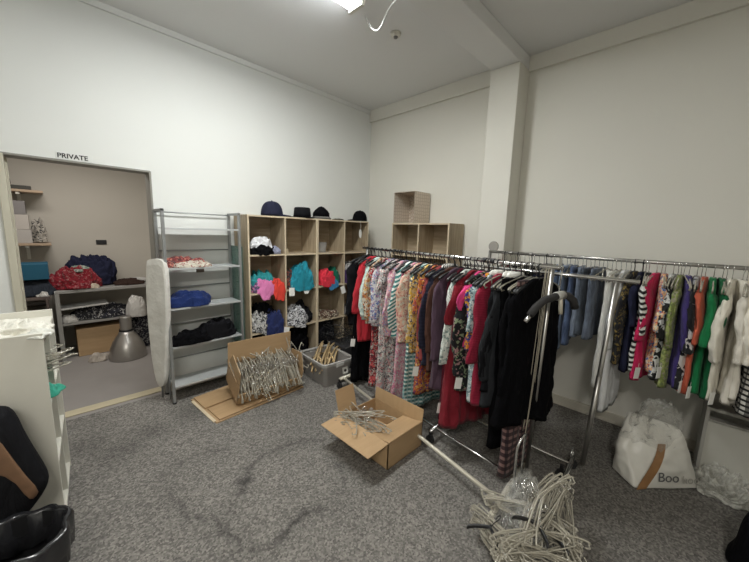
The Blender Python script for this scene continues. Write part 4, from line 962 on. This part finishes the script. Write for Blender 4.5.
MB().box(0, .37, -.95, -.932, 0, .50).build('side_panel', mg, th, bevel=.001); MB().box(.02, .03, -.932, -.018, .0, .42).build('front_panel', solid('pale_panel', (.52, .51, .46), .5), th)
MB().box(.0, .06, -.932, -.018, .43, .44).build('rail', mg, th)

# ------------------------------------------------------------------ stock room beyond the doorway
th = thing('metal_table', 'grey metal frame table in the room beyond the doorway', 'table', (.02, 5.05, 0))
mt = solid('table_grey', (.28, .27, .25), .5)
MB().box(0, 1.15, 0, .58, .80, .835).build('table_top', mt, th, bevel=.004)
for x, y in ((.02, .02), (1.13, .02), (.02, .56), (1.13, .56)): MB().box(x - .02, x + .02, y - .02, y + .02, 0, .8).build('leg', mt, th, bevel=.003)
MB().box(.02, 1.13, .02, .56, .42, .44).build('lower_shelf', mt, th)
heap('crumpled_clothes', 'red patterned clothes bundle on the stock room table', 'clothes', (.22, 5.22, .836), .50, .34, .24, F((.20, .012, .02), (.24, .02, .03), (.16, .01, .015), (.14, .01, .02), (.22, .02, .03), (.3, .12, .12)), 601)
heap('crumpled_clothes', 'dark navy coat heaped behind the red bundle on table', 'coat', (.36, 5.40, .836), .56, .36, .36, NAVY, 602)
heap('crumpled_clothes', 'grey-green print cloth on top of the red bundle', 'cloth', (.26, 5.24, 1.03), .22, .2, .06, F((.2, .24, .2), (.1, .14, .12), (.4, .4, .36)), 603)
heap('crumpled_clothes', 'dark brown garment lying flat at right of stock room table', 'garment', (.74, 5.25, .836), .38, .28, .06, D(.04, .025, .02), 604)
heap('white_ball_cloth', 'small cream bundle at the front edge of stock room table', 'cloth', (.36, 5.09, .836), .12, .1, .07, P(.5, .42, .33), 605)
heap('paper_sheets', 'loose white papers at right of the stock room table', 'paper', (.85, 5.32, .87), .22, .16, .03, P(.45, .44, .42), 606)
th = thing('side_cabinet', 'low dark brown cabinet beside the stock room table', 'cabinet', (-.65, 5.0, 0))
mb_ = wood('dark_brown_board', (.07, .05, .045), (.12, .09, .075), 'X')
MB().box(0, .64, 0, .6, .76, .79).build('top_panel', mb_, th, bevel=.002); MB().box(0, .02, 0, .6, 0, .76).build('side_panel', mb_, th); MB().box(.60, .62, 0, .6, 0, .76).build('side_panel', mb_, th)
MB().box(.02, .60, .02, .04, .0, .6).build('door', mb_, th); MB().box(.02, .60, .4, .6, .62, .64).build('shelf', mb_, th)
tag(MB().box(-.24, -.0, 5.05, 5.35, .98, 1.15).build('blue_box', solid('teal_blue_card', (.012, .10, .17), .5), bevel=.004), 'teal blue box stacked on dark items left of table', 'box')
heap('dark_bundle', 'dark bundle of cloth under the teal blue box', 'clothes', (-.12, 5.2, .792), .42, .34, .19, D(.03, .035, .045), 607, amp=.1)
heap('white_tissue', 'crumpled white tissue on the dark side cabinet', 'tissue', (-.06, 5.06, .792), .12, .12, .06, P(.45, .43, .4), 608)
tag(MB().box(.17, .62, 5.14, 5.48, .001, .34).build('cardboard_box', M_card, bevel=.004), 'closed cardboard box under the stock room table', 'box')
heap('crumpled_clothes', 'black and white clothes heaped on box under stock room table', 'clothes', (.42, 5.28, .442), .62, .34, .15, F((.03, .03, .035), (.02, .02, .03), (.45, .44, .43), (.03, .03, .03), (.02, .02, .03)), 609)
tag(MB().box(.06, .52, 5.08, 5.4, .60, .612).build('white_board', P(.5, .49, .46), rot=(0, R(-3), 0)), 'flat white board lying on clothes under the table', 'board')
heap('white_bundle', 'small white bundle at left under the stock room table', 'clothes', (.12, 5.14, .442), .16, .14, .09, P(.42, .4, .37), 610)
o = heap_mesh(.22, .22, .26, 611, amp=.12).build('plastic_bag', P(.52, .50, .47), None, smooth=True, loc=(.76, 5.02, .441), sub=1)
tag(o, 'rounded white plastic bag above the silver lamp shade', 'bag')
heap('dark_bundle', 'black printed cloth hanging below the rounded white bag', 'clothes', (.82, 5.2, .0), .3, .3, .42, F((.02, .02, .03), (.03, .03, .04), (.3, .3, .3)), 612)
th = thing('lamp_shade', 'silver bell shaped pendant lamp standing on stock room floor', 'lamp', (.60, 4.78, 0))
ms = solid('brushed_silver', (.42, .40, .38), .32, .85)
MB().lathe([(.185, .0), (.188, .01), (.185, .06), (.172, .13), (.145, .20), (.11, .26), (.08, .30), (.07, .335), (.066, .33), (.10, .25), (.16, .13), (.178, .01)], 40).build('shade', ms, th, smooth=True)
MB().lathe([(.071, .33), (.071, .352), (0, .352)], 32).build('band', M_black, th); MB().lathe([(.06, .352), (.06, .50), (.052, .515), (0, .515)], 32).build('lamp_housing', ms, th, smooth=False)
heap('white_bundle', 'pale crumpled paper on floor beside the silver lamp', 'paper', (.33, 4.86, 0), .2, .14, .09, P(.42, .37, .32), 613)
for i, (z, xe) in enumerate(((1.955, .03), (1.36, .05))):
    th = thing('wall_shelf', ['upper light wood wall shelf beyond the doorway', 'lower light wood wall shelf beyond the doorway'][i], 'shelf', (xe, 5.36, z))
    MB().box(-.9, 0, -.0, .31, -.028, 0).build('board', wood('pine_board', (.30, .21, .14), (.42, .31, .21), 'X'), th, bevel=.006)
    for x in (-.2, -.7): MB().box(x - .015, x + .015, .02, .31, -.05, -.028).box(x - .015, x + .015, .29, .32, -.2, -.03).build('bracket', M_white, th)
tag(MB().box(-.36, -.06, 5.40, 5.60, 1.956, 2.0).build('dark_tray', solid('dark_tray', (.03, .028, .02), .5), bevel=.004), 'flat dark tray on the upper wall shelf', 'tray')
heap('dark_bundle', 'dark brown bag drooping at left on upper wall shelf', 'bag', (-.32, 5.42, 2.001), .2, .18, .22, D(.03, .018, .018), 614)
mbx = [solid('grey_box', (.20, .185, .18), .6), solid('white_box', (.42, .39, .36), .6), solid('offwhite_box', (.45, .41, .37), .6)]
for i, (z0, z1, x1, lb) in enumerate(((1.361, 1.51, -.10, 'white carton at the bottom of stack on lower wall shelf'), (1.512, 1.68, -.11, 'off-white carton in middle of stack on lower wall shelf'), (1.682, 1.83, -.125, 'grey carton on top of stack on lower wall shelf'))):
    tag(MB().box(-.40, x1, 5.39, 5.62, z0, z1).build('carton', [mbx[1], mbx[2], mbx[0]][i], bevel=.003), lb, 'box')
heap('patterned_bundle', 'black and white printed bundle beside cartons on lower wall shelf', 'clothes', (-.045, 5.50, 1.361), .13, .2, .27, F((.36, .33, .29), (.04, .04, .04), (.4, .37, .33), (.38, .35, .3)), 615)
print('SCENE DONE', len(bpy.data.objects))
